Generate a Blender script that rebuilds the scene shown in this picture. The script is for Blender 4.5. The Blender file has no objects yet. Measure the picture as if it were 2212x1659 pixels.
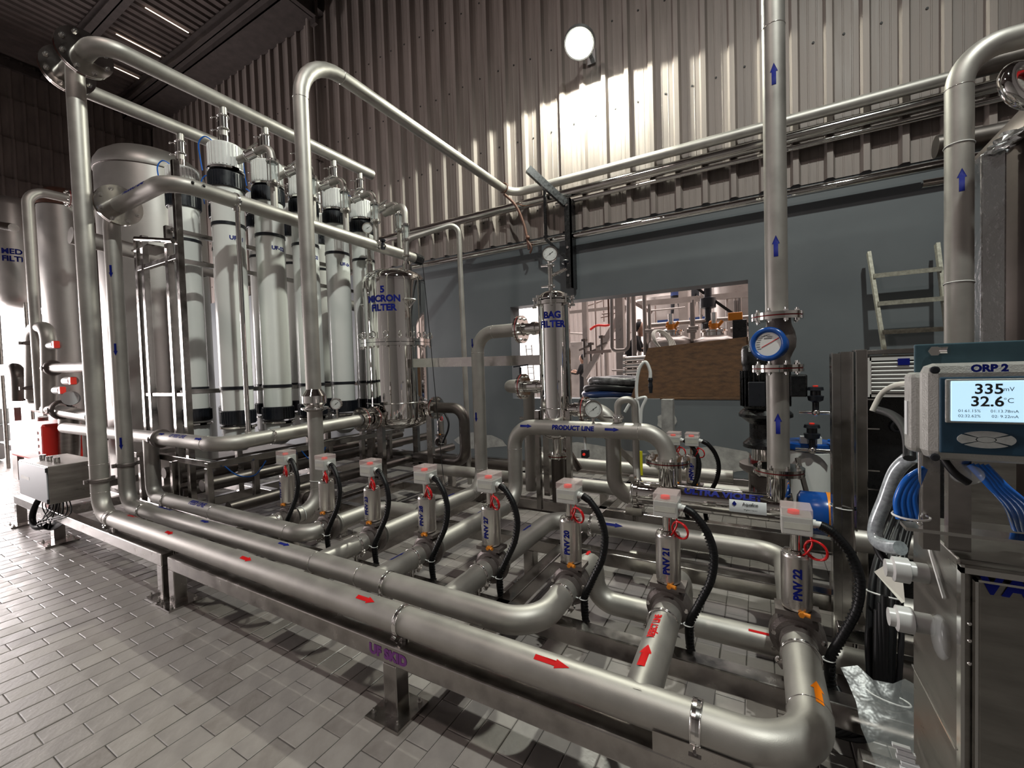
import bpy, bmesh, math, random
import numpy as np
from mathutils import Vector, Matrix, noise
random.seed(7)
PI = math.pi
D = bpy.data
SC = bpy.context.scene
COL = SC.collection

# ---------------------------------------------------------------- camera
F_PX, YAW, PITCH, ROLL, EYE = 927.13, 0.518411, 0.03064, -0.030756, 1.55
_f = Vector((-math.sin(YAW) * math.cos(PITCH), math.cos(YAW) * math.cos(PITCH), -math.sin(PITCH)))
_r0 = Vector((math.cos(YAW), math.sin(YAW), 0)); _u0 = _r0.cross(_f)
_r = _r0 * math.cos(ROLL) + _u0 * math.sin(ROLL); _u = _r.cross(_f)
cam = D.cameras.new('camera'); cam_o = D.objects.new('camera', cam); COL.objects.link(cam_o)
cam.sensor_width = 36; cam.lens = 36 * F_PX / 2212; cam.clip_start = 0.02; cam.clip_end = 200
cam_o.matrix_world = Matrix(((_r.x, _u.x, -_f.x, 0), (_r.y, _u.y, -_f.y, 0), (_r.z, _u.z, -_f.z, EYE), (0, 0, 0, 1)))
SC.camera = cam_o

def at(px, py, Y=None, X=None, Z=None):
    """point of the site seen at a picture position, on the plane Y= / X= / Z="""
    d = _f + _r * ((px - 1106) / F_PX) - _u * ((py - 829.5) / F_PX)
    t = Y / d.y if Y is not None else X / d.x if X is not None else (Z - EYE) / d.z
    return Vector((0, 0, EYE)) + d * t

# ---------------------------------------------------------------- world, lights, exposure
vs = SC.view_settings
vs.view_transform = 'Standard'; vs.look = 'None'; vs.gamma = 1.0; vs.use_curve_mapping = False
vs.exposure = 0.0
SC.cycles.max_bounces = 8; SC.cycles.diffuse_bounces = 2; SC.cycles.glossy_bounces = 5
SC.cycles.transmission_bounces = 6; SC.cycles.transparent_max_bounces = 8
SC.cycles.sample_clamp_indirect = 4.0; SC.cycles.caustics_reflective = False; SC.cycles.caustics_refractive = False
w = D.worlds.new('sky'); SC.world = w; w.use_nodes = True
bg = w.node_tree.nodes['Background']; bg.inputs[0].default_value = (1.0, 0.93, 0.92, 1); bg.inputs[1].default_value = 3.0

def light(name, kind, loc, power, col=(1, 1, 1), size=1.0, size_y=None, aim=None, spot=None, blend=0.1, spread=None):
    l = D.lights.new(name, kind); l.energy = power; l.color = col
    if kind == 'AREA':
        l.shape = 'RECTANGLE' if size_y else 'DISK'; l.size = size
        if size_y: l.size_y = size_y
        if spread: l.spread = spread
    else:
        l.shadow_soft_size = size
    if kind == 'SPOT':
        l.spot_size = spot; l.spot_blend = blend
    o = D.objects.new(name, l); COL.objects.link(o); o.location = loc
    if aim is not None:
        o.rotation_euler = (Vector(aim) - Vector(loc)).to_track_quat('-Z', 'Y').to_euler()
    return o
LAMP = Vector((-1.99, 5.55, 5.86))
light('flood_lamp_light', 'SPOT', LAMP + Vector((0, -.02, -.10)), 600, (.96, 1, .86), .07, aim=LAMP + Vector((0, -.35, -3)), spot=math.radians(165), blend=.04)
light('high_bay_light_one', 'SPOT', (1.9, .2, 9.0), 1650, (.95, 1.0, .93), .12, aim=(-1.0, 2.4, 0), spot=math.radians(114), blend=.7)
light('high_bay_light_two', 'SPOT', (-3.0, -1.5, 9.0), 380, (1.0, .86, .80), .25, aim=(-4, 2.5, 0), spot=math.radians(130), blend=.5)
light('door_daylight', 'AREA', (-15.2, .2, 1.85), 1400, (1.0, .92, .91), 6.6, 3.5, aim=(-6, 1.0, 0.2))
light('next_hall_ceiling_light', 'AREA', (-1.5, 14, 8.6), 2300, (1.0, .92, .89), 12, 12, aim=(-1.5, 14, 0))  # broad area lamp under the next hall's closed ceiling; no daylight enters
light('next_hall_side_light', 'AREA', (-9, 17, 3.0), 500, (1.0, .93, .92), 6, 5, aim=(-2, 15, 2))  # added area lamp whitening the next hall's left; no window stands there
for nm in ('door_daylight', 'next_hall_ceiling_light', 'next_hall_side_light'):
    D.objects[nm].visible_camera = True

# ---------------------------------------------------------------- materials
def mat(name, base, metal=0.0, rough=0.5, var=0.0, vscale=6.0, rvar=0.0, bump=0.0, bscale=40.0, stretch=None, emit=None, estr=0.0,
        alpha=1.0, trans=0.0, spec=None, base2=None, coat=0.0):
    m = D.materials.new(name); m.use_nodes = True
    nt = m.node_tree; N = nt.nodes; L = nt.links; b = N['Principled BSDF']
    b.inputs['Base Color'].default_value = (*base, 1); b.inputs['Metallic'].default_value = metal; b.inputs['Roughness'].default_value = rough
    if spec is not None: b.inputs['Specular IOR Level'].default_value = spec
    if emit: b.inputs['Emission Color'].default_value = (*emit, 1); b.inputs['Emission Strength'].default_value = estr
    if trans: b.inputs['Transmission Weight'].default_value = trans
    if coat: b.inputs['Coat Weight'].default_value = coat
    b.inputs['Alpha'].default_value = alpha
    if var or rvar or bump:
        tc = N.new('ShaderNodeTexCoord'); mp = N.new('ShaderNodeMapping'); L.new(tc.outputs['Object'], mp.inputs[0])
        if stretch: mp.inputs['Scale'].default_value = stretch
    if var or rvar:
        n1 = N.new('ShaderNodeTexNoise'); n1.inputs['Scale'].default_value = vscale; n1.inputs['Detail'].default_value = 6; n1.inputs['Roughness'].default_value = .6
        L.new(mp.outputs[0], n1.inputs['Vector'])
    if var:
        cr = N.new('ShaderNodeValToRGB'); cr.color_ramp.elements[0].position = .3; cr.color_ramp.elements[1].position = .72
        c2 = base2 or tuple(c * (1 - var) for c in base)
        cr.color_ramp.elements[0].color = (*c2, 1); cr.color_ramp.elements[1].color = (*base, 1)
        L.new(n1.outputs[0], cr.inputs[0]); L.new(cr.outputs[0], b.inputs['Base Color'])
    if rvar:
        mr = N.new('ShaderNodeMapRange'); mr.inputs['From Min'].default_value = .3; mr.inputs['From Max'].default_value = .7
        mr.inputs['To Min'].default_value = max(0.02, rough - rvar); mr.inputs['To Max'].default_value = rough + rvar
        L.new(n1.outputs[0], mr.inputs['Value']); L.new(mr.outputs[0], b.inputs['Roughness'])
    if bump:
        n2 = N.new('ShaderNodeTexNoise'); n2.inputs['Scale'].default_value = bscale; n2.inputs['Detail'].default_value = 3
        L.new(mp.outputs[0], n2.inputs['Vector'])
        bp = N.new('ShaderNodeBump'); bp.inputs['Strength'].default_value = bump; bp.inputs['Distance'].default_value = .004
        L.new(n2.outputs[0], bp.inputs['Height']); L.new(bp.outputs[0], b.inputs['Normal'])
    return m
M = {}
M['pipe'] = mat('pickled_steel', (.47, .445, .415), .82, .50, .22, 5, .06, .05, 300)
M['pipe_dark'] = mat('dull_shaded_steel', (.17, .15, .14), 1, .42, .35, 4, .08, .05, 200)  # dull steel, darkened further to put the shade under the skid into colour
M['polish'] = mat('polished_steel', (.72, .69, .66), 1, .10, .1, 6, .04, .12, 9)
M['mirror'] = mat('mirror_steel', (.78, .755, .735), 1, .04, 0, 6, 0, .55, 7, stretch=(1, 1, .06))
M['frame'] = mat('frame_steel', (.50, .47, .45), 1, .20, .35, 9, .10, .06, 30)
M['actuator'] = mat('brushed_actuator_steel', (.66, .62, .59), 1, .30, .08, 9, .04)
M['sheet'] = mat('brushed_steel_sheet', (.42, .40, .37), 1, .34, .3, 5, .08, .08, 60, stretch=(1, 1, 6))
M['cast'] = mat('cast_steel', (.22, .19, .18), .75, .45, .2, 20, .05, .3, 160)
M['tanksteel'] = mat('dull_tank_steel', (.46, .44, .42), .75, .42, .15, 3, .05)
M['clamp'] = mat('bright_clamp_steel', (.80, .78, .76), 1, .14)
M['white'] = mat('white_housing', (.87, .875, .84), 0, .22, .05, 3, .05, coat=.3)
M['cap'] = mat('white_cap_plastic', (.78, .78, .76), 0, .35, .05, 20)
M['black'] = mat('black_plastic', (.012, .014, .02), 0, .35, .2, 20, .1)
M['rubber'] = mat('black_conduit', (.006, .006, .007), 0, .42, spec=.3)
M['blackpaint'] = mat('black_paint', (.010, .010, .011), 0, .28, .3, 30, .1)
M['grey_wall'] = mat('grey_paint', (.125, .137, .146), 0, .52, .30, 1.1, .08, .35, 7, base2=(.105, .117, .126))
M['concrete'] = mat('bare_plaster', (.42, .41, .39), 0, .8, .45, 9, 0, .5, 30)
M['clad'] = mat('wall_sheet', (.305, .258, .235), .1, .55, .35, 2.2, .1, .1, 20, stretch=(6, 6, .35))
M['clad_far'] = mat('wall_sheet_far', (.19, .155, .14), .1, .7, .5, 2.5, .1, .3, 12, stretch=(1.5, 1.5, .5))
M['roof'] = mat('roof_sheet', (.11, .085, .078), .1, .7, .5, 3, .1, .3, 14)
M['beam'] = mat('dark_beam_paint', (.07, .056, .052), .2, .6, .4, 6)
M['grout'] = mat('grout', (.11, .098, .092), 0, .8, .3, 30)
M['tile'] = mat('floor_tile', (.315, .282, .262), 0, .40, .30, 9, .12, .25, 45, base2=(.24, .215, .205))
M['tile_b'] = mat('floor_tile_worn', (.285, .255, .237), 0, .38, .35, 12, .12, .25, 45, base2=(.20, .173, .16))
M['tile_c'] = mat('floor_tile_pale', (.345, .312, .29), 0, .44, .30, 7, .12, .25, 45, base2=(.26, .23, .212))
M['blue'] = mat('blue_print', (.006, .012, .17), 0, .6, spec=.15)
M['red'] = mat('red_print', (.60, .004, .006), 0, .6, spec=.15)
M['orange'] = mat('orange_print', (.90, .22, .005), 0, .6, spec=.15)
M['purple'] = mat('purple_print', (.17, .03, .22), 0, .5)
M['redtube'] = mat('red_tube', (.6, .008, .01), 0, .22)
M['gasket'] = mat('red_gasket', (.32, .012, .015), 0, .5)
M['boxgrey'] = mat('box_grey_plastic', (.56, .55, .52), 0, .4, .1, 30)
M['clear'] = mat('clear_lid', (.85, .72, .70), 0, .08, alpha=.34)
M['glass'] = mat('sight_glass', (.7, .75, .72), 0, .04, alpha=.4)
M['indicator'] = mat('red_indicator', (.9, .03, .02), 0, .3, emit=(1, .06, .03), estr=.25)
M['paper'] = mat('paper_tape', (.60, .59, .52), 0, .7, .1, 30)
M['ink'] = mat('black_ink', (.02, .02, .02), 0, .6)
M['bluepaint'] = mat('blue_enamel', (.008, .08, .36), 0, .25, .2, 12)
M['bluehose'] = mat('blue_hose', (.01, .14, .60), 0, .25)
M['osb'] = mat('osb_board', (.150, .072, .030), 0, .75, .55, 8, 0, .5, 60, stretch=(1, 1, 3.2), base2=(.050, .024, .011))
M['whitehose'] = mat('white_hose', (.78, .78, .76), 0, .35)
M['clearhose'] = mat('clear_braided_hose', (.50, .55, .58), .1, .2, .5, 90)
M['frost'] = mat('frosted_fitting', (.58, .58, .57), 0, .3, .1, 30)
M['foil'] = mat('crumpled_foil', (.75, .75, .76), 1, .22, 0, 5, 0, 1.0, 26)
M['film'] = mat('plastic_film', (.55, .58, .58), 0, .2, alpha=.22, bump=.8, bscale=14)
M['rust'] = mat('rusty_brown', (.13, .055, .035), .2, .6, .5, 20)
M['darktank'] = mat('brown_tank', (.16, .13, .12), .7, .42, .3, 3)
M['ladder'] = mat('worn_aluminium', (.42, .40, .33), .35, .5, .5, 30)
M['orp'] = mat('meter_grey_metal', (.47, .465, .44), .5, .36, .06, 90, .03, .2, 400)
M['orpblue'] = mat('meter_dark_blue', (.018, .055, .095), 0, .4)
M['screen'] = mat('lit_screen', (.55, .78, .95), 0, .3, emit=(.52, .80, 1.0), estr=.85)
M['button'] = mat('meter_button', (.42, .43, .42), 0, .55, .2, 160)
M['plateblue'] = mat('blue_grey_plate', (.06, .12, .15), .2, .4, .2, 30)
M['labelwhite'] = mat('white_label', (.75, .77, .78), 0, .4)
M['silver'] = mat('clean_label', (.55, .57, .60), .2, .4)
M['dial'] = mat('dial_face', (.72, .72, .70), 0, .4)
M['brass'] = mat('orange_fitting', (.75, .25, .02), .2, .4)
M['grille'] = mat('grille_white', (.62, .62, .59), 0, .5)
M['yellow'] = mat('yellow_label', (.75, .70, .02), 0, .5)
M['redpaint'] = mat('red_machine_paint', (.75, .03, .02), 0, .35)
M['lamp'] = mat('lamp_lens', (1, 1, 1), 0, .3, emit=(1, 1, .88), estr=60)
M['lampbody'] = mat('lamp_body', (.3, .3, .3), .8, .4)
M['skin'] = mat('skin', (.42, .24, .17), 0, .5)
M['cloth_black'] = mat('black_cloth', (.012, .012, .014), 0, .9)
M['cloth_blue'] = mat('blue_check_cloth', (.03, .05, .16), 0, .9, .6, 25)
M['hall_clad'] = mat('next_hall_sheet', (.66, .58, .545), 0, .6, .2, 2, stretch=(5, 5, .4))
M['hall_steel'] = mat('next_hall_steel', (.40, .355, .33), .6, .35, .2, 3, .1)
M['hall_floor'] = mat('next_hall_floor', (.55, .52, .50), 0, .5)
M['rack'] = mat('rack_tube', (.25, .20, .18), .5, .4)
M['pale_sheet'] = mat('pale_bounce_sheet', (.36, .345, .335), 0, .6, .2, 2, stretch=(5, 5, .4))  # unseen walls kept pale to brighten vessel reflections and add fill
M['darkrack'] = mat('dark_slit', (.01, .01, .01), 0, .8)

M['navy'] = mat('navy_hose', (.012, .03, .10), 0, .3)
M['wraphose'] = mat('plastic_wrapped_hose', (.16, .16, .165), .1, .30, .75, 14, .1, .8, 25)

# ---------------------------------------------------------------- mesh helper
def basis(a):
    a = Vector(a).normalized()
    t = Vector((0, 0, 1)) if abs(a.z) < .9 else Vector((1, 0, 0))
    n = a.cross(t).normalized()
    return a, n, a.cross(n)

class G:
    def __init__(s): s.v = []; s.f = []; s.s = []
    def add(s, vs, fs, smooth=False):
        o = len(s.v); s.v += [tuple(p) for p in vs]
        for f in fs: s.f.append(tuple(i + o for i in f)); s.s.append(smooth)
        return s
    def box(s, a, b, bev=0.0):
        x0, y0, z0 = (min(a[i], b[i]) for i in range(3)); x1, y1, z1 = (max(a[i], b[i]) for i in range(3))
        if bev <= 0:
            vs = [(x, y, z) for z in (z0, z1) for y in (y0, y1) for x in (x0, x1)]
            return s.add(vs, [(0, 2, 3, 1), (4, 5, 7, 6), (0, 1, 5, 4), (2, 6, 7, 3), (0, 4, 6, 2), (1, 3, 7, 5)])
        c = [(x0 + x1) / 2, (y0 + y1) / 2, (z0 + z1) / 2]; h = [(x1 - x0) / 2, (y1 - y0) / 2, (z1 - z0) / 2]
        return s.rbox(c, h, bev)
    def rbox(s, c, h, bev, R=None):
        bev = min(bev, min(h) * .9)
        bm = bmesh.new(); bmesh.ops.create_cube(bm, size=1)
        for v in bm.verts: v.co = Vector((v.co.x * 2 * h[0], v.co.y * 2 * h[1], v.co.z * 2 * h[2]))
        bmesh.ops.bevel(bm, geom=bm.edges[:], offset=bev, segments=2, affect='EDGES', profile=.5)
        R = R or Matrix.Identity(3); c = Vector(c)
        bm.verts.index_update()
        vs = [R @ v.co + c for v in bm.verts]; fs = [[v.index for v in f.verts] for f in bm.faces]; bm.free()
        return s.add(vs, fs, False)
    def obox(s, c, ax, h):
        """oriented box: ax = three unit vectors, h half sizes"""
        c = Vector(c); A = [Vector(a) for a in ax]
        vs = [c + A[0] * h[0] * i + A[1] * h[1] * j + A[2] * h[2] * k for k in (-1, 1) for j in (-1, 1) for i in (-1, 1)]
        return s.add(vs, [(0, 2, 3, 1), (4, 5, 7, 6), (0, 1, 5, 4), (2, 6, 7, 3), (0, 4, 6, 2), (1, 3, 7, 5)])
    def bar(s, p, q, wd, ht=None, up=(0, 0, 1)):
        p, q = Vector(p), Vector(q); a = (q - p); l = a.length; a.normalize(); u = Vector(up)
        n = a.cross(u)
        if n.length < 1e-4: n = a.cross(Vector((0, 1, 0)))
        n.normalize(); u = n.cross(a)
        return s.obox((p + q) / 2, (a, n, u), (l / 2, wd / 2, (ht or wd) / 2))
    def lathe(s, base, axis, prof, n=24, smooth=True, caps=True):
        a, e1, e2 = basis(axis); base = Vector(base); vs = []; fs = []
        for r, h in prof:
            for i in range(n):
                t = 2 * PI * i / n; vs.append(base + a * h + (e1 * math.cos(t) + e2 * math.sin(t)) * max(r, 1e-5))
        m = len(prof)
        # hard edges: separate rings where the profile turns sharply
        for k in range(m - 1):
            ring = []
            for i in range(n):
                j = (i + 1) % n; ring.append((k * n + i, k * n + j, (k + 1) * n + j, (k + 1) * n + i))
            if smooth:
                vv = [vs[k * n + i] for i in range(n)] + [vs[(k + 1) * n + i] for i in range(n)]
                s.add(vv, [(i, (i + 1) % n, n + (i + 1) % n, n + i) for i in range(n)], True)
            else: fs += ring
        if not smooth: s.add(vs, fs, False)
        if caps:
            if prof[0][0] > 1e-4: s.add(vs[:n], [tuple(range(n))[::-1]])
            if prof[-1][0] > 1e-4: s.add(vs[(m - 1) * n:], [tuple(range(n))])
        return s
    def slathe(s, base, axis, prof, n=24):
        """lathe with one smooth skin"""
        a, e1, e2 = basis(axis); base = Vector(base); vs = []
        for r, h in prof:
            for i in range(n):
                t = 2 * PI * i / n; vs.append(base + a * h + (e1 * math.cos(t) + e2 * math.sin(t)) * max(r, 1e-5))
        fs = [(k * n + i, k * n + (i + 1) % n, (k + 1) * n + (i + 1) % n, (k + 1) * n + i) for k in range(len(prof) - 1) for i in range(n)]
        return s.add(vs, fs, True)
    def cyl(s, p, q, r, n=20, r2=None):
        p, q = Vector(p), Vector(q)
        return s.lathe(p, q - p, [(r, 0), (r2 if r2 is not None else r, (q - p).length)], n)
    def disc_tube(s, c, axis, r_out, r_in, th, n=28):
        """annular disc centred on c"""
        return s.lathe(Vector(c) - Vector(axis).normalized() * th / 2, axis, [(r_in, 0), (r_out, 0), (r_out, th), (r_in, th), (r_in, 0)], n, caps=False)
    def torus(s, c, axis, R, r, n=32, k=10, a0=0, a1=2 * PI, e=None):
        a, e1, e2 = basis(axis)
        if e is not None: e1 = Vector(e).normalized(); e2 = a.cross(e1)
        full = abs(a1 - a0 - 2 * PI) < 1e-6; pts = []
        cnt = n if full else n + 1
        for i in range(cnt):
            t = a0 + (a1 - a0) * i / n; d = e1 * math.cos(t) + e2 * math.sin(t)
            for j in range(k):
                p = 2 * PI * j / k; pts.append(Vector(c) + d * (R + r * math.cos(p)) + a * r * math.sin(p))
        fs = []
        for i in range(n):
            i2 = (i + 1) % cnt
            for j in range(k): fs.append((i * k + j, i2 * k + j, i2 * k + (j + 1) % k, i * k + (j + 1) % k))
        return s.add(pts, fs, True)
    def tube(s, pts, r, R=None, n=24, steps=8, caps=True, closed=False):
        """pipe along a polyline with bends of radius R at the corners"""
        P = [Vector(p) for p in pts]; path = [P[0]]
        for i in range(1, len(P) - 1):
            a = (P[i] - P[i - 1]); b = (P[i + 1] - P[i]); la, lb = a.length, b.length; a.normalize(); b.normalize()
            ang = a.angle(b)
            Rc = R[i - 1] if isinstance(R, (list, tuple)) else R
            if ang < 1e-3 or not Rc: path.append(P[i]); continue
            d = min(Rc * math.tan(ang / 2), la * .98, lb * .98); Rr = d / math.tan(ang / 2)
            st = P[i] - a * d; nrm = (b - a * a.dot(b)).normalized(); c = st + nrm * Rr
            for k in range(steps + 1):
                t = ang * k / steps
                path.append(c - nrm * Rr * math.cos(t) + a * Rr * math.sin(t))
        path.append(P[-1])
        q = [path[0]]
        for p in path[1:]:
            if (p - q[-1]).length > 1e-5: q.append(p)
        return s.sweep(q, r, n, caps)
    def sweep(s, path, r, n=12, caps=True):
        path = [Vector(p) for p in path]; m = len(path); vs = []
        t0 = (path[1] - path[0]).normalized(); a, e1, e2 = basis(t0); prev = t0
        for i in range(m):
            t = (path[min(i + 1, m - 1)] - path[max(i - 1, 0)]).normalized()
            ax = prev.cross(t)
            if ax.length > 1e-6:
                q = Matrix.Rotation(prev.angle(t), 3, ax.normalized()); e1 = q @ e1; e2 = q @ e2
            prev = t; rr = r[i] if isinstance(r, (list, tuple)) else r
            for j in range(n):
                p = 2 * PI * j / n; vs.append(path[i] + (e1 * math.cos(p) + e2 * math.sin(p)) * rr)
        fs = [(i * n + j, i * n + (j + 1) % n, (i + 1) * n + (j + 1) % n, (i + 1) * n + j) for i in range(m - 1) for j in range(n)]
        s.add(vs, fs, True)
        if caps:
            s.add(vs[:n], [tuple(range(n))[::-1]]); s.add(vs[-n:], [tuple(range(n))])
        return s
    def spline(s, pts, r, n=10, res=8, caps=True):
        P = [Vector(p) for p in pts]; out = []
        for i in range(len(P) - 1):
            p0 = P[max(i - 1, 0)]; p1 = P[i]; p2 = P[i + 1]; p3 = P[min(i + 2, len(P) - 1)]
            for k in range(res):
                t = k / res
                out.append(.5 * ((2 * p1) + (-p0 + p2) * t + (2 * p0 - 5 * p1 + 4 * p2 - p3) * t * t + (-p0 + 3 * p1 - 3 * p2 + p3) * t ** 3))
        out.append(P[-1])
        return s.sweep(out, r, n, caps)
    def sphere(s, c, r, n=16, k=10, sc=(1, 1, 1)):
        c = Vector(c); vs = []
        for i in range(k + 1):
            p = PI * i / k
            for j in range(n):
                t = 2 * PI * j / n; vs.append(c + Vector((r * math.sin(p) * math.cos(t) * sc[0], r * math.sin(p) * math.sin(t) * sc[1], r * math.cos(p) * sc[2])))
        return s.add(vs, [(i * n + j, (i + 1) * n + j, (i + 1) * n + (j + 1) % n, i * n + (j + 1) % n) for i in range(k) for j in range(n)], True)
    def prism(s, poly, o, ex, ey, ez, d):
        """polygon (2D) extruded by d along ez"""
        o, ex, ey, ez = Vector(o), Vector(ex), Vector(ey), Vector(ez); n = len(poly)
        a = [o + ex * x + ey * y for x, y in poly]; b = [p + ez * d for p in a]
        s.add(a + b, [tuple(range(n))[::-1], tuple(range(n, 2 * n))] + [(i, (i + 1) % n, n + (i + 1) % n, n + i) for i in range(n)])
        return s
    def hexbolt(s, c, axis, r=.012, th=.01, shank=0):
        a = Vector(axis).normalized(); s.lathe(Vector(c), a, [(r, 0), (r, th)], 6, smooth=False)
        if shank: s.lathe(Vector(c), a, [(r * .5, 0), (r * .5, shank)], 8)
        return s
    def mesh(s, name, m, org=Vector()):
        me = D.meshes.new(name); me.from_pydata([(x - org[0], y - org[1], z - org[2]) for x, y, z in s.v], [], s.f)
        me.polygons.foreach_set('use_smooth', s.s); me.materials.append(m); me.update()
        return me

ORG = {}
def new_obj(name, data, parent=None, loc=(0, 0, 0)):
    o = D.objects.new(name, data); COL.objects.link(o)
    if parent is not None: o.parent = parent
    o.location = loc
    return o
def thing(name, label, cat, loc, group=None):
    o = new_obj(name, None, None, loc); o.empty_display_size = .05
    o['label'] = label; o['category'] = cat
    if group: o['group'] = group
    ORG[o.name] = Vector(loc); return o
def part(name, g, m, parent, label=None, loc=None):
    """mesh g (in site coordinates) as part of parent"""
    org = ORG[parent.name]; o = new_obj(name, g.mesh(name, M[m] if isinstance(m, str) else m, org), parent)
    ORG[o.name] = org
    if label: o['label'] = label
    return o
def single(name, g, m, label, cat, group=None, loc=None):
    loc = Vector(loc) if loc is not None else Vector(g.v[0])
    o = new_obj(name, g.mesh(name, M[m] if isinstance(m, str) else m, loc), None, loc)
    o['label'] = label; o['category'] = cat
    if group: o['group'] = group
    ORG[o.name] = loc; return o
def struct(name, g, m, parent=None):
    o = new_obj(name, g.mesh(name, M[m] if isinstance(m, str) else m), parent); ORG[o.name] = Vector()
    if parent is None: o['kind'] = 'structure'
    return o
KIDS = {}
def dup(root, loc, label, group=None):
    r = root.copy(); COL.objects.link(r); r.location = loc; r['label'] = label
    if group: r['group'] = group
    ORG[r.name] = Vector(loc)
    for ch in list(root.children):
        c = ch.copy(); COL.objects.link(c); c.parent = r
        for g in list(ch.children):
            d = g.copy(); COL.objects.link(d); d.parent = c
    return r

# ---- lettering and arrows, flat or wrapped round a cylinder
_TXT = {}
def text2d(txt, h, bold=.035, space=1.0, xs=1.0):
    if bold > 0: bold += .018
    key = (txt, bold, space)
    if key not in _TXT:
        cu = D.curves.new('t', 'FONT'); cu.body = txt; cu.size = 1; cu.align_x = 'CENTER'; cu.align_y = 'CENTER'
        cu.offset = bold; cu.space_character = space; cu.resolution_u = 3
        ob = D.objects.new('t', cu); COL.objects.link(ob); bpy.context.view_layer.update()
        dg = bpy.context.evaluated_depsgraph_get(); me = ob.evaluated_get(dg).to_mesh()
        vs = [(v.co.x, v.co.y) for v in me.vertices]; fs = [tuple(p.vertices) for p in me.polygons]
        ob.evaluated_get(dg).to_mesh_clear(); D.objects.remove(ob); D.curves.remove(cu)
        ys = [v[1] for v in vs]; y0, y1 = min(ys), max(ys)
        _TXT[key] = ([(x, y - (y0 + y1) / 2) for x, y in vs], fs, y1 - y0)
    vs, fs, hh = _TXT[key]; lines = txt.count('\n') + 1
    k = h / (hh / (1 + (lines - 1) * 1.35) if lines > 1 else hh)
    return [(x * k * xs, y * k) for x, y in vs], fs
def arrow2d(L=.09, wd=.028, head=.4):
    a = wd * .5; b = wd * .28; k = L * (1 - head)
    return [(-L / 2, -b), (-L / 2 + k, -b), (-L / 2 + k, -a), (L / 2, 0), (-L / 2 + k, a), (-L / 2 + k, b), (-L / 2, b)], [(0, 1, 5, 6), (2, 3, 4), (1, 2, 4, 5)]
def decal(shape, c, right, out, r=None, lift=.0012):
    """2D shape laid on a surface at c; right = reading direction, out = surface normal; r = radius of a cylinder whose axis
    is 'right' (wrap='v') or is given by sign: r<0 means the cylinder axis is the up direction of the text"""
    vs, fs = shape; right = Vector(right).normalized(); out = Vector(out).normalized(); up = out.cross(right); c = Vector(c)
    if r:
        bm = bmesh.new(); bv = [bm.verts.new((x, y, 0)) for x, y in vs]
        for f in fs:
            try: bm.faces.new([bv[i] for i in f])
            except ValueError: pass
        k = 1 if r > 0 else 0; lo = min(v[k] for v in vs); hi = max(v[k] for v in vs); st = abs(r) * .16
        p = lo + st
        while p < hi:
            co = [0, 0, 0]; co[k] = p; no = [0, 0, 0]; no[k] = 1
            bmesh.ops.bisect_plane(bm, geom=bm.verts[:] + bm.edges[:] + bm.faces[:], plane_co=co, plane_no=no, dist=1e-6); p += st
        bm.verts.index_update(); vs = [(v.co.x, v.co.y) for v in bm.verts]; fs = [[v.index for v in f.verts] for f in bm.faces]; bm.free()
    g = G(); pts = []
    for x, y in vs:
        if not r: pts.append(c + right * x + up * y + out * lift)
        elif r > 0:
            t = y / r; pts.append(c + right * x + (out * math.cos(t) + up * math.sin(t)) * (r + lift))
        else:
            R_ = -r; t = x / R_; pts.append(c + up * y + (out * math.cos(t) + right * math.sin(t)) * (R_ + lift))
    return g.add(pts, fs, bool(r))

# ---- recurring pipe hardware
_BOLT = {}
def flange(parent, c, axis, R, bore, th=.018, n=8, gasket='gasket', gap=.008, mats='polish', bolts=True, double=True):
    a, e1, e2 = basis(axis); c = Vector(c)
    offs = (-(gap + th) / 2, (gap + th) / 2) if double else (0,)
    first = None
    for o in offs:
        g = G().disc_tube(c + a * o, a, R, bore * .98, th, 36)
        f = part('flange', g, mats, parent); first = first or f
    if double: part('gasket', G().disc_tube(c, a, R * .965, bore, gap * 1.02, 36), gasket, parent)
    if bolts:
        h = (th + gap / 2) if double else th / 2
        for i in range(n):
            t = 2 * PI * (i + .5) / n; p = c + (e1 * math.cos(t) + e2 * math.sin(t)) * (R * .80)
            key = (round(a.x, 2), round(a.y, 2), round(a.z, 2), round(R, 3), round(h, 4))
            if key not in _BOLT:
                g = G(); b = R * .10
                g.hexbolt(a * h, a, b, b * .8, b * 1.7); g.hexbolt(-a * h, -a, b, b * .8, b * 1.3)
                me = D.meshes.new('bolt'); me.from_pydata(g.v, [], g.f); me.polygons.foreach_set('use_smooth', g.s); me.materials.append(M['clamp']); _BOLT[key] = me
            o = new_obj('bolt', _BOLT[key], first, p - ORG[parent.name])
    return first
def coupling(parent, c, axis, r, R=None, mat_='cast'):
    a, e1, e2 = basis(axis); c = Vector(c); R = R or r * 1.28; wd = r * .55
    g = G().lathe(c - a * wd / 2, a, [(r * .99, 0), (R * .93, 0), (R, wd * .2), (R, wd * .8), (R * .93, wd), (r * .99, wd)], 32, caps=False)
    p = part('coupling', g, mat_, parent)
    for sgn in (-1, 1):
        g = G(); q = c + e1 * sgn * (R + r * .12)
        g.obox(q, (a, e1, e2), (wd * .5, r * .22, r * .2)); g.cyl(q - e2 * r * .42, q + e2 * r * .42, r * .09, 8); g.hexbolt(q + e2 * r * .3, e2, r * .15, r * .14)
        part('coupling_bolt', g, mat_, p)
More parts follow.
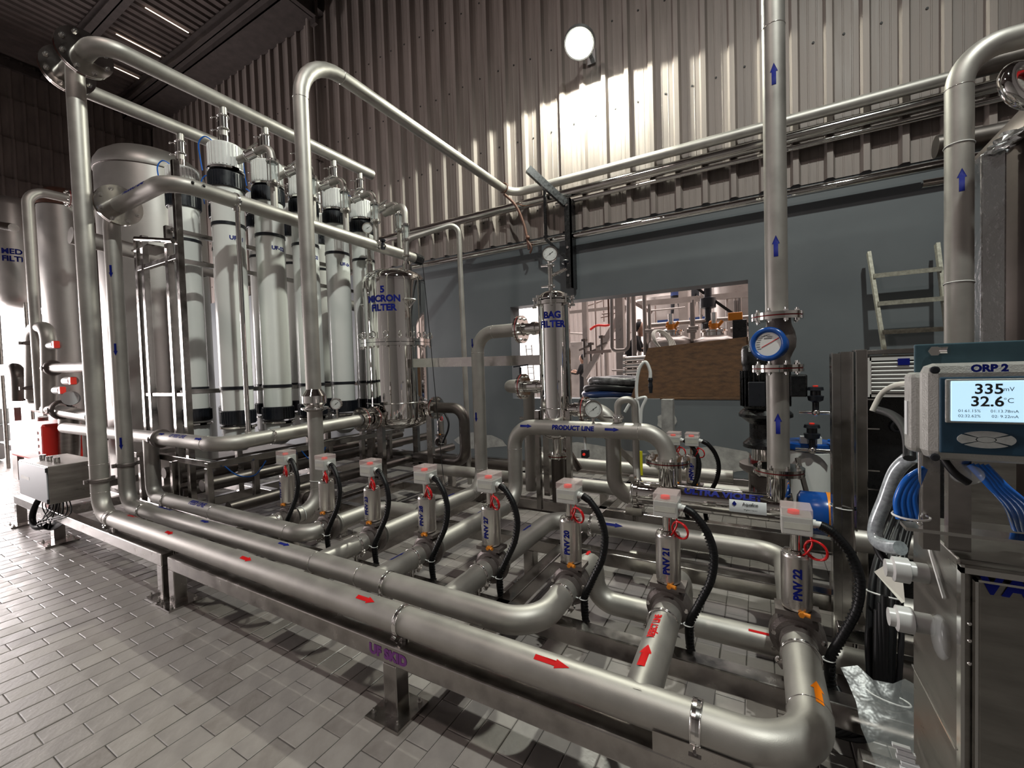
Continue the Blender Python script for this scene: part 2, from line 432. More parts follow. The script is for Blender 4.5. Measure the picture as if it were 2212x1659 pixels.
def band(parent, c, axis, r, wd=.02, stem_to=None, side=None):
    """bright strap clamp round a pipe with its lug; stem_to: height the support rod goes down to"""
    a, e1, e2 = basis(axis); c = Vector(c)
    g = G().lathe(c - a * wd / 2, a, [(r, 0), (r + .005, .001), (r + .0065, wd * .5), (r + .005, wd - .001), (r, wd)], 36, caps=False)
    g.torus(c - a * wd * .45, a, r + .004, .0025, 36, 6); g.torus(c + a * wd * .45, a, r + .004, .0025, 36, 6)
    p = part('pipe_clamp', g, 'clamp', parent)
    s_ = Vector(side or (0, -.75, -.66)).normalized(); q = c + s_ * (r + .014)
    t = a.cross(s_).normalized(); g = G()
    g.obox(q, (a, s_, t), (wd * .6, .012, .014)); g.cyl(q - t * .03, q + t * .03, .005, 8); g.hexbolt(q + t * .018, t, .009, .009); g.sphere(q + s_ * .006 + t * .02, .008, 8, 6)
    part('clamp_screw', g, 'clamp', p)
    if stem_to is not None:
        g = G().cyl((c.x, c.y, c.z - r), (c.x, c.y, stem_to), .012, 12).cyl((c.x, c.y, stem_to + .0), (c.x, c.y, stem_to + .012), .02, 12)
        g.cyl((c.x, c.y, (c.z - r + stem_to) / 2 - .012), (c.x, c.y, (c.z - r + stem_to) / 2 + .012), .017, 12)
        part('support_rod', g, 'clamp', p)
def weld(parent, c, axis, r):
    part('weld_seam', G().torus(c, axis, r, .0022, 36, 6), 'clamp', parent)
def gauge(name, label, c, face, R=.055, stem=None, group='pressure gauges on the pipework', cat='pressure gauge'):
    """dial gauge at c looking along face, with a stem down"""
    c = Vector(c); a = Vector(face).normalized(); t = thing(name, label, cat, c, group)
    part('case', G().lathe(c - a * .03, a, [(R * .86, 0), (R, .006), (R, .034), (R * 1.04, .036), (R * 1.04, .042), (R * .9, .042), (R * .9, .036)], 32, caps=True), 'polish', t)
    part('dial', G().lathe(c + a * .0065, a, [(R * .9, 0), (R * .9, .0015)], 32), 'dial', t)
    rt = Vector((0, 0, 1)).cross(a).normalized(); up = a.cross(rt); g = G(); o = c + a * .0088
    for i in range(25):
        th = math.radians(225 - 270 * i / 24); d = rt * math.cos(th) + up * math.sin(th); l = .16 if i % 4 == 0 else .09
        s_ = d.cross(a) * R * .014; p, q = o + d * R * .8, o + d * R * (.8 - l); g.add([p - s_, p + s_, q + s_, q - s_], [(0, 1, 2, 3)])
    part('dial_marks', g, 'ink', t)
    th = math.radians(215); d = rt * math.cos(th) + up * math.sin(th); s_ = d.cross(a) * R * .035
    g = G().add([o + d * R * .7 + a * .001, o - d * R * .5 - s_ + a * .001, o - d * R * .5 + s_ + a * .001], [(0, 1, 2)])
    g.lathe(o, a, [(R * .07, 0), (R * .07, .004)], 10); part('needle', g, 'ink', t)
    if stem:
        part('stem', G().cyl(c - Vector((0, 0, R)) - a * .012, Vector((c.x, c.y, stem)) - Vector((a.x, a.y, 0)) * .012, .009, 12).cyl(c - Vector((0, 0, R + .03)) - a * .012, c - Vector((0, 0, R)) - a * .012, .014, 6), 'polish', t)
    return t
# ================================================================ THE HALL
X0, X1, Y0, YB = -15.5, 6.0, -6.0, 6.1          # left wall, right wall, wall behind the viewer, back wall
WX0, WX1, WZ0, WZ1 = -3.47, -0.08, 1.10, 2.585   # opening in the back wall
CEIL = 9.45

struct('floor', G().box((X0 - 3, Y0, -.25), (X1, YB + .3, -.0055)), 'grout')
tiles = []
TX, TY = .1255, .251
def tile_mesh(mm):
    g = G(); a, b = TX / 2 - .0018, TY / 2 - .0018; c = .0035
    vs = [(-a, -b, -.012), (a, -b, -.012), (a, b, -.012), (-a, b, -.012), (-a, -b, -.002), (a, -b, -.002), (a, b, -.002), (-a, b, -.002), (-a + c, -b + c, 0), (a - c, -b + c, 0), (a - c, b - c, 0), (-a + c, b - c, 0)]
    g.add(vs, [(0, 1, 5, 4), (1, 2, 6, 5), (2, 3, 7, 6), (3, 0, 4, 7), (4, 5, 9, 8), (5, 6, 10, 9), (6, 7, 11, 10), (7, 4, 8, 11), (8, 9, 10, 11)])
    return g
tile_me = {k: tile_mesh(k).mesh('floor_tile', M[k]) for k in ('tile', 'tile_b', 'tile_c')}
cand = []
for i in range(-112, 40):
    x = -3.2625 + TX * i
    for j in range(-8, 26):
        y = .67 + TY * j + (0 if i % 2 == 0 else TY / 2)
        if x < X0 + .1 or x > 3.0 or y < -1.5 or y > 6.0: continue
        p = Vector((x, y, 0)) - Vector((0, 0, EYE)); z = p.dot(_f)
        if z < .25: vis = False
        else:
            u_, v_ = 1106 + F_PX * p.dot(_r) / z, 829.5 - F_PX * p.dot(_u) / z
            vis = -60 < u_ < 2270 and v_ < 1720
        if not vis and not (z > .2 and y < 3 and x > -7): continue
        hidden = y > 1.75 and x > -6
        cand.append((0 if (vis and not hidden) else 1, z, x, y))
cand.sort()
fl = D.objects['floor']
rest = G()
for n, (_, z, x, y) in enumerate(cand):
    k = ('tile', 'tile', 'tile_b', 'tile_c')[random.randrange(4)]; dz = -random.random() * .0022
    if n < 298 and _ == 0:
        new_obj('tile', tile_me[k], fl, (x, y, dz)).rotation_euler = (random.uniform(-.004, .004), random.uniform(-.006, .006), 0)
    else:
        g = tile_mesh(k); rest.add([(a + x, b + y, c + dz) for a, b, c in g.v], g.f)
o = struct('tile', rest, 'tile', fl); o['kind'] = 'stuff'; o.name = 'tile_field'

# back wall: painted masonry with the opening, profiled sheets above
g = G()
g.box((X0, YB, 0), (WX0, YB + .30, 3.72)).box((WX1, YB, 0), (X1, YB + .30, 3.72))
g.box((WX0, YB, 0), (WX1, YB + .30, WZ0)).box((WX0, YB, WZ1), (WX1, YB + .30, 3.72))
wb = struct('wall_back', g, 'grey_wall')
def sheet_profile(n=3, p=.32, d=.062):
    out = []
    for k in range(n):
        x = k * p
        out += [(x, 0), (x + .068, 0), (x + .072, -.0025), (x + .082, -.0025), (x + .086, 0), (x + .150, 0), (x + .154, -.0025), (x + .164, -.0025), (x + .168, 0), (x + .215, 0), (x + .240, -d), (x + .295, -d)]
    out.append((n * p, 0)); out.append((n * p + .01, 0))
    return out
def sheet_mesh(prof, z0, z1, m):
    g = G(); n = len(prof)
    vs = [(x, y, z0) for x, y in prof] + [(x, y, z1) for x, y in prof]
    g.add(vs, [(i, i + 1, n + i + 1, n + i) for i in range(n - 1)])
    return g.mesh('cladding_sheet', M[m])
sm = sheet_mesh(sheet_profile(), 3.60, CEIL, 'clad')
x = -.5905 - .215 - .96 * 16
while x < X1:
    o = new_obj('cladding_sheet', sm, wb, (x, YB - .012 - (.0015 if int(round(x)) % 2 else 0), 0)); x += .96
g = G()
x = -.5905 - .32 * 46
while x < 4.5:
    for z in (4.02, 5.15, 6.35, 7.55):
        zz = z + (.0 if z < 4.5 else .02 * math.sin(x * 3)); g.hexbolt((x - .11 + .03 * math.sin(x * 5 + z), YB - .014, zz), (0, -1, 0), .013, .008)
    x += .32
struct('sheet_screw', g, 'ink', wb)['kind'] = 'stuff'
g = G()
for (cx, cz, sx, sz) in ((-.02 - 1.05, .80, .13, .15), (.17, 2.35, .05, .16), (-2.2, .28, .9, .16), (-.6, .30, .8, .2), (-4.2, .35, .6, .14), (.5, .33, .7, .16)):
    n = 14; pts = [(cx + sx * math.cos(2 * PI * i / n) * random.uniform(.7, 1.1), YB - .004, cz + sz * math.sin(2 * PI * i / n) * random.uniform(.7, 1.15)) for i in range(n)]
    g.add(pts, [tuple(range(n))])
struct('plaster_patch', g, 'concrete', wb)

# left wall with the loading door, sheets in courses above
g = G(); DZ = 3.62
g.box((X0 - .25, Y0, 0), (X0, -4.2, CEIL)).box((X0 - .25, 3.6, 0), (X0, YB + .3, CEIL)).box((X0 - .25, -4.2, DZ), (X0, 3.6, CEIL))
wl = struct('wall_left', g, 'clad_far')
pm = {}
def left_panel(w_, h_):
    g = G(); a = .02; prof = []
    n = 5
    for k in range(n):
        x = w_ * k / n; q = w_ / n; prof += [(x, 0), (x + q * .55, 0), (x + q * .68, .045), (x + q * .87, .045)]
    prof.append((w_, 0)); m_ = len(prof)
    vs = [(.012 + d, yy, 0) for yy, d in prof] + [(.05 + d, yy, h_ - .02) for yy, d in prof]
    return g.add(vs, [(i, m_ + i, m_ + i + 1, i + 1) for i in range(m_ - 1)]).mesh('wall_panel', M['clad_far'])
lp = left_panel(1.05, .96)
for zi in range(6):
    z = DZ + .05 + .955 * zi
    for k in range(9):
        new_obj('wall_panel', lp, wl, (X0, -3.4 + 1.05 * k, z))
struct('trim_1', G().box((X0, -4.2, DZ - .12), (X0 + .12, 3.75, DZ + .05)), 'rust')
struct('wall_right', G().box((X1, Y0, 0), (X1 + .2, YB + .3, CEIL)), 'pale_sheet')
struct('wall_rear', G().box((X0, Y0 - .2, 0), (X1, Y0, CEIL)), 'pale_sheet')
# roof
ce = struct('ceiling', G().box((X0 - .3, Y0, CEIL + .02), (X1, YB + .3, CEIL + .1)), 'roof')
def roof_mesh():
    g = G(); p = []; n = 5
    for k in range(n):
        x = k * .21; p += [(x, 0), (x + .09, 0), (x + .12, -.045), (x + .18, -.045)]
    p.append((1.05, 0)); m_ = len(p)
    return g.add([(x, 0, z) for x, z in p] + [(x, 12.1, z) for x, z in p], [(i, m_ + i, m_ + i + 1, i + 1) for i in range(m_ - 1)]).mesh('roof_sheet', M['roof'])
rm = roof_mesh(); x = X0
while x < X1:
    new_obj('roof_sheet', rm, ce, (x, Y0, CEIL)); x += 1.05
slit = mat('daylight_gap', (1, .9, .8), emit=(1, .80, .62), estr=5)
for sx, sy0, sy1 in ((-11.02, 4.33, 5.12), (-12.4, 4.3, 5.13), (-13.75, 4.66, 5.2)):
    struct('roof_gap', G().box((sx - .012, sy0, CEIL - .075), (sx + .012, sy1, CEIL - .07)), slit, ce)
for yy, wd_, zt, zb in ((3.9, .26, 9.38, 9.16), (5.28, .20, 9.38, 9.12), (1.2, .26, 9.38, 9.16), (-2, .26, 9.38, 9.16)):
    g = G(); g.box((X0, yy - wd_ / 2, zb), (X1, yy + wd_ / 2, zb + .02)).box((X0, yy - wd_ / 2, zt - .02), (X1, yy + wd_ / 2, zt)).box((X0, yy - .012, zb), (X1, yy + .012, zt))
    struct('roof_beam', g, 'beam', ce)
struct('roof_beam', G().box((X0, 5.38, 8.98), (-7.6, 6.06, 9.0)).box((X0, 5.38, 8.98), (-7.6, 5.40, 9.4)), 'beam', ce)
struct('roof_beam', G().box((-7.62, 2.0, 8.62), (-7.42, 5.75, 8.64)).box((-7.53, 2.0, 8.62), (-7.51, 5.75, 8.95)).box((-7.62, 2.0, 8.93), (-7.42, 5.75, 8.95)).box((-7.6, 5.7, 8.5), (-7.44, 5.76, 9.3)), 'beam', ce)
struct('eaves_beam', G().box((X0, Y0, 9.12), (X0 + .14, YB, 9.30)), 'beam', ce)

single('rainwater_pipe', G().cyl((-7.93, 5.93, .0), (-7.93, 5.93, 8.9), .07, 20).cyl((-7.93, 5.93, 6.05), (-7.93, 5.93, 6.1), .082, 20).box((-8.03, 5.90, 6.05), (-7.83, 6.04, 6.08)), 'clad', 'brown rainwater pipe running down the sheeted wall to the floor', 'pipe')

# flood lamp on the sheeted wall
t = thing('flood_lamp', 'bright round flood lamp fixed to the sheeted wall', 'lamp', LAMP)
part('lamp_housing', G().lathe(LAMP + Vector((0, .02, 0)), (0, .5, .87), [(.20, -.02), (.21, .03), (.12, .13), (.05, .17)], 28), 'lampbody', t)
part('lamp_lens', G().slathe(LAMP + Vector((0, .02, 0)), (0, -.5, -.87), [(.19, -.04), (.195, 0), (.15, .05), (.08, .07), (0, .078)], 28), 'lamp', t)
part('bracket', G().bar(LAMP + Vector((0, .08, .1)), (LAMP.x, YB - .04, LAMP.z + .12), .05, .03).box((LAMP.x - .06, YB - .05, LAMP.z + .02), (LAMP.x + .06, YB - .03, LAMP.z + .22)), 'lampbody', t)

# ================================================================ PIPES ALONG THE BACK WALL
def pipe_thing(name, label, pts, r, R=None, m='pipe', n=28, cat='pipe', group=None, pname='pipe', steps=8):
    t = thing(name, label, cat, pts[0], group)
    part(pname, G().tube(pts, r, R if R is not None else r * 2.9, n, steps), m, t)
    return t
def blue_arrow(t, c, d, out, r, L=.10, wd=.032, m='blue', nm='flow_arrow'):
    return part(nm, decal(arrow2d(L, wd), c, d, out, r), m, t)

RS = Vector((-3.29, 2.345, 0))
t = pipe_thing('backwash_pipe', 'tall matt steel pipe with purple lettering, rising high then running back to the wall', [RS + Vector((0, -.21, .42)), RS + Vector((0, 0, .42)), RS + Vector((0, 0, 4.30)), (RS.x, 5.93, 4.30), (5.9, 5.93, 4.30)], .061, [.18, .42, .26])
for p_, a_ in (((RS.x, RS.y, .60), (0, 0, 1)), ((RS.x, RS.y, 3.88), (0, 0, 1)), ((RS.x, 2.77, 4.3), (0, 1, 0)), ((RS.x, 5.67, 4.3), (0, 1, 0)), ((-3.1, 5.93, 4.3), (1, 0, 0)), ((RS.x, 2.26, .42), (0, 1, 0))): weld(t, p_, a_, .061)
g = G().lathe((RS.x, RS.y, 1.29), (0, 0, 1), [(.062, 0), (.095, .035), (.10, .04), (.10, .10), (.062, .155)], 32)
g.lathe((RS.x, RS.y, 1.255), (0, 0, 1), [(.062, 0), (.085, .012), (.105, .02), (.105, .032), (.062, .04)], 32)
part('check_valve', g, 'mirror', t)
part('union_ring', G().lathe((RS.x, RS.y, 1.275), (0, 0, 1), [(.09, 0), (.112, .004), (.112, .016), (.09, .02)], 32), 'clamp', t)
part('lettering', decal(text2d('BACKWASH LINE', .05, .02), (RS.x, RS.y, 2.30), (0, 0, 1), (-.72, -.69, 0), .061), 'purple', t)
part('cable_tie', G().torus((RS.x, RS.y, .66), (0, .1, 1), .063, .003, 30, 6), 'whitehose', t)
part('cable_tie', G().torus((RS.x, 2.18 + .0, .42), (0, 1, .1), .063, .003, 30, 6), 'whitehose', t)
for z in (1.62, 2.72): blue_arrow(t, (RS.x, RS.y, z), (0, 0, -1), (-.80, -.6, 0), .061)
blue_arrow(t, (RS.x, RS.y, 1.02), (0, 0, -1), (-.72, -.69, 0), .061, .12)

pipe_thing('wall_pipe', 'thick polished pipe running along the sheeted wall, uppermost of the straight runs', [(-6.2, 5.93, 4.09), (5.9, 5.93, 4.115)], .066, m='polish')
t = pipe_thing('wall_pipe', 'slim polished pipe along the foot of the wall sheets, just above the grey paint', [(-6.6, 5.94, 3.47), (5.9, 5.94, 3.485)], .046, m='mirror')
weld(t, (-2.17, 5.94, 3.477), (1, 0, 0), .046); weld(t, (-.3, 5.94, 3.48), (1, 0, 0), .046)
t = pipe_thing('wall_pipe', 'thin bright pipe tucked under the thick wall pipe', [(-2.55, 5.95, 3.985), (5.9, 5.95, 4.0)], .030, m='mirror')
t = pipe_thing('conduit_pipe', 'thin grey pipe coming along the wall and turning down to the floor', [at(878, 575, Y=3.95), at(878, 517, Y=3.95), at(990, 481, Y=4.35), at(1015, 1045, Y=4.35)], .032, .1, m='pipe', n=18)
t = thing('pipe_bracket', 'dark painted steel bracket carrying the wall pipes beside the opening', 'bracket', (-2.6, 6.05, 3.4))
part('arm', G().bar((-2.80, 5.56, 4.42), (-2.36, 5.86, 3.93), .07, .10), 'blackpaint', t)
part('upright', G().box((-2.38, 5.84, 2.72), (-2.29, 5.90, 4.0)).box((-2.30, 5.84, 2.72), (-2.29, 6.05, 4.0)), 'blackpaint', t)
part('brace', G().bar((-2.66, 5.80, 4.2), (-2.66, 5.80, 3.45), .035).bar((-2.66, 5.80, 3.46), (-2.34, 5.86, 3.12), .04), 'blackpaint', t)
for z in (3.9, 3.3, 2.9): part('bolt', G().hexbolt((-2.34, 5.84, z), (0, -1, 0), .02, .012), 'clamp', t)
t = thing('strap', 'dark red cloth strap tied round the elbow of the tall pipe, hanging free', 'strap', (-3.15, 5.86, 4.3))
part('loop', G().torus((RS.x + .02, 5.66, 4.30), (0, 1, 0), .068, .012, 20, 6), 'rust', t)
g = G(); path = [(-3.28, 5.68, 4.22), (-3.14, 5.78, 4.05), (-3.05, 5.84, 3.8), (-3.0, 5.86, 3.55), (-2.98, 5.87, 3.38)]
g.spline(path, .02, 6, 5); g.sphere((-2.99, 5.86, 3.56), .035, 8, 6); g.spline([(-2.99, 5.86, 3.5), (-2.93, 5.86, 3.4), (-2.96, 5.86, 3.32)], .016, 6, 4)
part('tail', g, 'rust', t)

# ================================================================ SKIDS
def foot(t, x, y, s_=.10):
    g = G().box((x - s_, y - s_, 0), (x + s_, y + s_, .014)); fp = part('base_plate', g, 'frame', t)
    for i in (-1, 1):
        for j in (-1, 1):
            part('anchor_bolt', G().hexbolt((x + i * s_ * .72, y + j * s_ * .72, .014), (0, 0, 1), .012, .010, .026), 'clamp', fp)
def rail(t, a, b, wd=.08, ht=.09, name='beam'):
    """box section beam with rounded edges, along x or y"""
    a, b = Vector(a), Vector(b); c = (a + b) / 2; d = b - a
    h = (abs(d.x) / 2, wd / 2, ht / 2) if abs(d.x) > abs(d.y) else (wd / 2, abs(d.y) / 2, ht / 2)
    return part(name, G().rbox(c, h, .006), 'frame', t)
sk = thing('filter_skid', 'polished box-section skid frame carrying the valve row, purple lettering on its front beam', 'skid', (-1.455, 1.392, 0))
ZB = .289
rail(sk, (-3.57, 1.392, ZB), (1.22, 1.392, ZB))
for yy in (1.885, 2.75, 3.6, 4.5, 5.1): rail(sk, (-3.49, yy, ZB), (1.22, yy, ZB))
for xx in (-3.53, -2.45, -1.18, .62, 1.18): rail(sk, (xx, 1.435, ZB), (xx, 5.1, ZB))
for xx in (-3.53, -1.455, .85):
    for yy in (1.392, 2.75, 4.5):
        part('post', G().rbox((xx, yy, .127), (.04, .04, .117), .005), 'frame', sk); foot(sk, xx, yy)
part('lettering', decal(text2d('UF SKID', .052, .05, 1.05), (-1.46, 1.352, ZB), (1, 0, 0), (0, -1, 0)), 'purple', sk)
part('bracket_plate', G().box((-.30, 1.36, .334), (-.02, 1.47, .339)).box((-.30, 1.352, .334), (-.02, 1.356, .40)), 'frame', sk)
s2 = thing('membrane_skid', 'polished skid frame under the white membrane tubes, butted against the valve skid', 'skid', (-3.70, 1.392, 0))
rail(s2, (-7.2, 1.392, ZB), (-3.66, 1.392, ZB))
for yy in (1.95, 2.75, 3.6, 4.5, 5.1): rail(s2, (-7.2, yy, ZB), (-3.74, yy, ZB))
for xx in (-3.70, -4.95, -6.0, -7.16): rail(s2, (xx, 1.435, ZB), (xx, 5.1, ZB))
for xx in (-3.70, -7.16):
    for yy in (1.392, 2.75, 4.5):
        part('post', G().rbox((xx, yy, .127), (.04, .04, .117), .005), 'frame', s2)
        if not (xx == -3.70): foot(s2, xx, yy)
foot(s2, -3.73, 1.392, .085)
part('corner_plate', G().box((-3.9, 1.44, .336), (-3.5, 1.60, .342)), 'cast', s2)

# ================================================================ VALVES
VY, PZ, PR = 2.08, .42, .061
VX = [-3.305, -2.82, -2.335, -1.842, -1.356, -.860, -.371, .133]
def make_valve(org, label, rear=False):
    x, y = org; t = thing('pneumatic_valve', label, 'valve', (x, y, PZ), 'pneumatic valves along the pipework')
    ay = (0, 1, 0); b = Vector((x, y, PZ))
    g = G().lathe(b - Vector((0, .05, 0)), ay, [(.060, 0), (.062, .008), (.082, .012), (.098, .022), (.101, .03), (.101, .07), (.098, .078), (.082, .088), (.062, .092), (.060, .10)], 36)
    g.lathe(b - Vector((0, .085, 0)), ay, [(.058, 0), (.066, .003), (.066, .04)], 32, caps=False)
    bd = part('valve_body', g, 'cast', t)
    for i in (-1, 1):
        for k in (-.6, .3): part('body_bolt', G().hexbolt((x + i * .084, y - .052, PZ + k * .075), (0, -1, 0), .009, .008), 'clamp', bd)
    part('mounting_plate', G().box((x - .078, y - .045, PZ + .098), (x + .078, y + .045, PZ + .118)).box((x - .05, y - .035, PZ + .08), (x + .05, y + .035, PZ + .098)), 'cast', t)
    part('actuator', G().lathe((x, y, PZ + .135), (0, 0, 1), [(.046, -.014), (.053, -.01), (.0555, 0), (.0555, .205), (.053, .212), (.046, .215)], 36), 'actuator', t)
    g = G()
    for k in range(3):
        th = PI * 2 * k / 3 + .5; g.hexbolt((x + .038 * math.cos(th), y + .038 * math.sin(th), PZ + .35), (0, 0, 1), .009, .008)
    g.torus((x, y, PZ + .35), (0, 0, 1), .05, .003, 30, 6)
    part('actuator_lid', g, 'clamp', t)
    part('air_fitting', G().cyl((x + .012, y - .052, PZ + .122), (x + .042, y - .060, PZ + .122), .009, 8).hexbolt((x + .012, y - .055, PZ + .122), (0, -1, 0), .011, .012), 'brass', t)
    part('stem', G().cyl((x, y, PZ + .35), (x, y, PZ + .44), .0215, 20).lathe((x, y, PZ + .35), (0, 0, 1), [(.028, 0), (.028, .01), (.022, .014)], 20), 'polish', t)
    bx = part('switch_box', G().rbox((x, y, PZ + .474), (.053, .053, .037), .004), 'boxgrey', t)
    part('clear_cover', G().rbox((x, y, PZ + .5285), (.054, .054, .0175), .004), 'clear', bx)
    part('indicator', G().cyl((x - .008, y, PZ + .512), (x - .008, y, PZ + .524), .021, 20), 'indicator', bx)
    part('tape_label', G().box((x - .044, y - .0538, PZ + .462), (x + .044, y - .0532, PZ + .487)), 'paper', bx)
    part('cable_gland', G().cyl((x + .052, y - .01, PZ + .48), (x + .085, y - .014, PZ + .478), .014, 10).cyl((x + .052, y - .01, PZ + .48), (x + .066, y - .012, PZ + .48), .018, 8), 'whitehose', bx)
    part('air_tube', G().torus((x + .062, y - .045, PZ + .385), (.35, .9, .1), .038, .0045, 26, 8).torus((x + .063, y - .048, PZ + .387), (.5, .85, .2), .040, .0042, 26, 8)
         .spline([(x + .045, y - .035, PZ + .44), (x + .05, y - .05, PZ + .41), (x + .035, y - .05, PZ + .375), (x + .02, y - .03, PZ + .35)], .0042, 8, 6), 'redtube', t)
    g = G(); path = [(x + .080, y - .014, PZ + .478), (x + .115, y - .02, PZ + .462), (x + .170, y - .03, PZ + .395), (x + .200, y - .04, PZ + .30), (x + .188, y - .055, PZ + .19), (x + .140, y - .075, PZ + .08), (x + .100, y - .085, PZ - .01), (x + .10, y - .08, PZ - .12), (x + .125, y - .06, PZ - .24)]
    g.spline(path, .0165, 10, 9)
    cd = part('conduit', g, 'rubber', t)
    P_ = [Vector(p) for p in path]; g = G(); q = []
    for i in range(len(P_) - 1):
        for k in range(7): q.append(P_[i].lerp(P_[i + 1], k / 7))
    for i in range(0, len(q) - 1): g.lathe(q[i], (q[i + 1] - q[i]), [(.0188, 0), (.0188, .0032)], 10, caps=True)
    part('conduit_rib', g, 'rubber', cd)
    part('cable_tie', G().torus((x + .095, y - .083, PZ - .02), (0, .1, 1), .02, .003, 16, 6).cyl((x + .07, y - .09, PZ - .02), (x + .03, y - .10, PZ - .01), .003, 6), 'whitehose', t)
    return t
side = ['farthest along the row, beside the tall pipe foot', 'second farthest, where the inner pipe turns in', 'third farthest, in front of the round vessel', 'fourth farthest, feeding the arched pipe',
        'fourth nearest, behind the long outer pipes', 'third nearest, on the bend of the middle pipe', 'second nearest, on the branch with red lettering', 'nearest the meter, on the big front bend']
proto = make_valve((VX[0], VY), 'pneumatic valve with small grey box, ' + side[0])
valves = [proto]
for i in range(1, 8):
    v = dup(proto, (VX[i], VY, PZ), 'pneumatic valve with grey box, ' + side[i], 'pneumatic valves along the pipework'); valves.append(v)
for v, s_ in zip(valves, ('PNV 19', None, 'PNV 23', 'PNV 28', 'PNV 27', 'PNV 20', 'PNV 21', 'PNV 22')):
    if s_:
        o = ORG[v.name]; part('lettering', decal(text2d(s_, .032, .03), (o.x, o.y, PZ + .237), (0, 0, 1), (0, -1, 0) if v is not valves[0] else (-.2, -1, 0), .0555), 'blue', v)
for x_, y_, s_, lb in ((-.62, 3.86, 'PNV 26', 'pneumatic valve half hidden behind the product bend, its lettering turned sideways'), (-.475, 3.86, 'PNV 18', 'pneumatic valve standing clear beyond the product flange, low blue lettering'), (-4.55, 5.55, None, 'pneumatic valve by the grey wall under the dark outlet pipe')):
    v = dup(proto, (x_, y_, PZ + (.02 if x_ > -1 else .0)), lb, 'pneumatic valves along the pipework')
    if s_: part('lettering', decal(text2d(s_, .032, .03), (x_, y_, PZ + .237), (0, 0, 1), (0, -1, 0), .0555), 'blue', v)

# ================================================================ THE THREE LONG PIPES
Z = PZ
t = pipe_thing('reject_pipe', 'outermost long matt pipe with red arrows, resting on the skid beam', [(-4.93, 1.42, 4.10), (-4.93, 1.42, .42), (.135, 1.42, .42), (.135, 2.0, .42)], .063, .185, n=40, steps=12)
rj = t
part('pipe', G().tube([(VX[6] + .015, 1.40, Z), (VX[6] + .005, 2.0, Z)], .062, None, 36), 'pipe', t)
part('pipe', G().tube([(-4.93, 1.42, 3.9), (-4.93, 1.42, 4.23), (-4.73, 1.42, 4.23)], .062, .12, 30).tube([(-4.93, 1.42, 4.23), (-5.08, 1.42, 4.23)], .062, None, 28), 'pipe', t)
for p_, a_, R_ in (((-4.93, 1.42, .62), (0, 0, 1), .063), ((-4.73, 1.42, .42), (1, 0, 0), .063), ((-4.93, 1.42, .86), (0, 0, 1), .063), ((.135, 1.62, .42), (0, 1, 0), .063)): weld(t, p_, a_, R_)
coupling(t, (-4.93, 1.42, .72), (0, 0, 1), .063)
for bx_, w_ in ((-4.66, .018), (-1.42, .022), (-.175, .03)): band(t, (bx_, 1.42, Z), (1, 0, 0), .063, w_, .335)
band(t, (.135, 1.93, Z), (0, 1, 0), .063, .010, None, (-.8, 0, -.6)); band(t, (VX[6], 1.92, Z), (0, 1, 0), .062, .010, None, (-.8, 0, -.6))
for ax_, L_ in ((-3.63, .10), (-2.66, .11), (-1.64, .12), (-.665, .14)): blue_arrow(t, (ax_, 1.42, Z), (1, 0, 0), (0, -.38, .92), .063, L_, .036, 'red')
part('lettering', decal(text2d('REJECT', .045, .03), (-4.36, 1.42, Z), (1, 0, 0), (0, .25, .97), .063), 'red', t)
part('lettering', decal(text2d('REJECT LINE', .040, .03, 1, .80), (VX[6] + .004, 1.79, Z), (0, 1, 0), (-.12, 0, 1), .062), 'red', t)
blue_arrow(t, (VX[6] + .004, 1.585, Z), (0, 1, 0), (-.10, 0, 1), .062, .13, .05, 'red')
part('flow_arrow', decal(arrow2d(.11, .042), (.135, 1.66, Z), (0, 1, 0), (.42, 0, .9), .063), 'orange', t)

t = pipe_thing('permeate_pipe', 'middle long matt pipe with blue arrows, bending into a valve', [(-4.86, 1.64, 3.115), (-5.05, 1.64, 3.115), (-5.05, 1.64, .42), (VX[5], 1.64, .42), (VX[5], 2.0, .42)], .061, .17, n=36, steps=12)
for i in (2, 3, 4): part('pipe', G().tube([(VX[i], 1.63, Z), (VX[i], 2.0, Z)], .058, None, 32), 'pipe', t)
coupling(t, (-5.05, 1.64, .80), (0, 0, 1), .061)
for bx_ in (-4.70, -1.74): band(t, (bx_, 1.64, Z), (1, 0, 0), .061, .022, .335)
for i in (2, 3, 4, 5): band(t, (VX[i], 1.93, Z), (0, 1, 0), .059, .012, .335 if i < 5 else None, (.8, 0, -.6))
for x_ in (-2.35, -1.95): weld(t, (x_, 1.64, Z), (1, 0, 0), .061)
for ax_ in (-3.645, -2.655): blue_arrow(t, (ax_, 1.64, Z), (1, 0, 0), (0, -.15, .98), .061, .11, .034)
part('lettering', decal(text2d('PERMEATE', .04, .03), (-4.36, 1.64, Z), (1, 0, 0), (0, .35, .93), .061), 'blue', t)
blue_arrow(t, (VX[3], 1.83, Z), (0, 1, 0), (-.3, 0, .95), .058, .12, .034)
for z in (1.0, 1.85, 2.55): blue_arrow(t, (-5.05, 1.64, z), (0, 0, -1), (.75, -.66, 0), .061, .11)

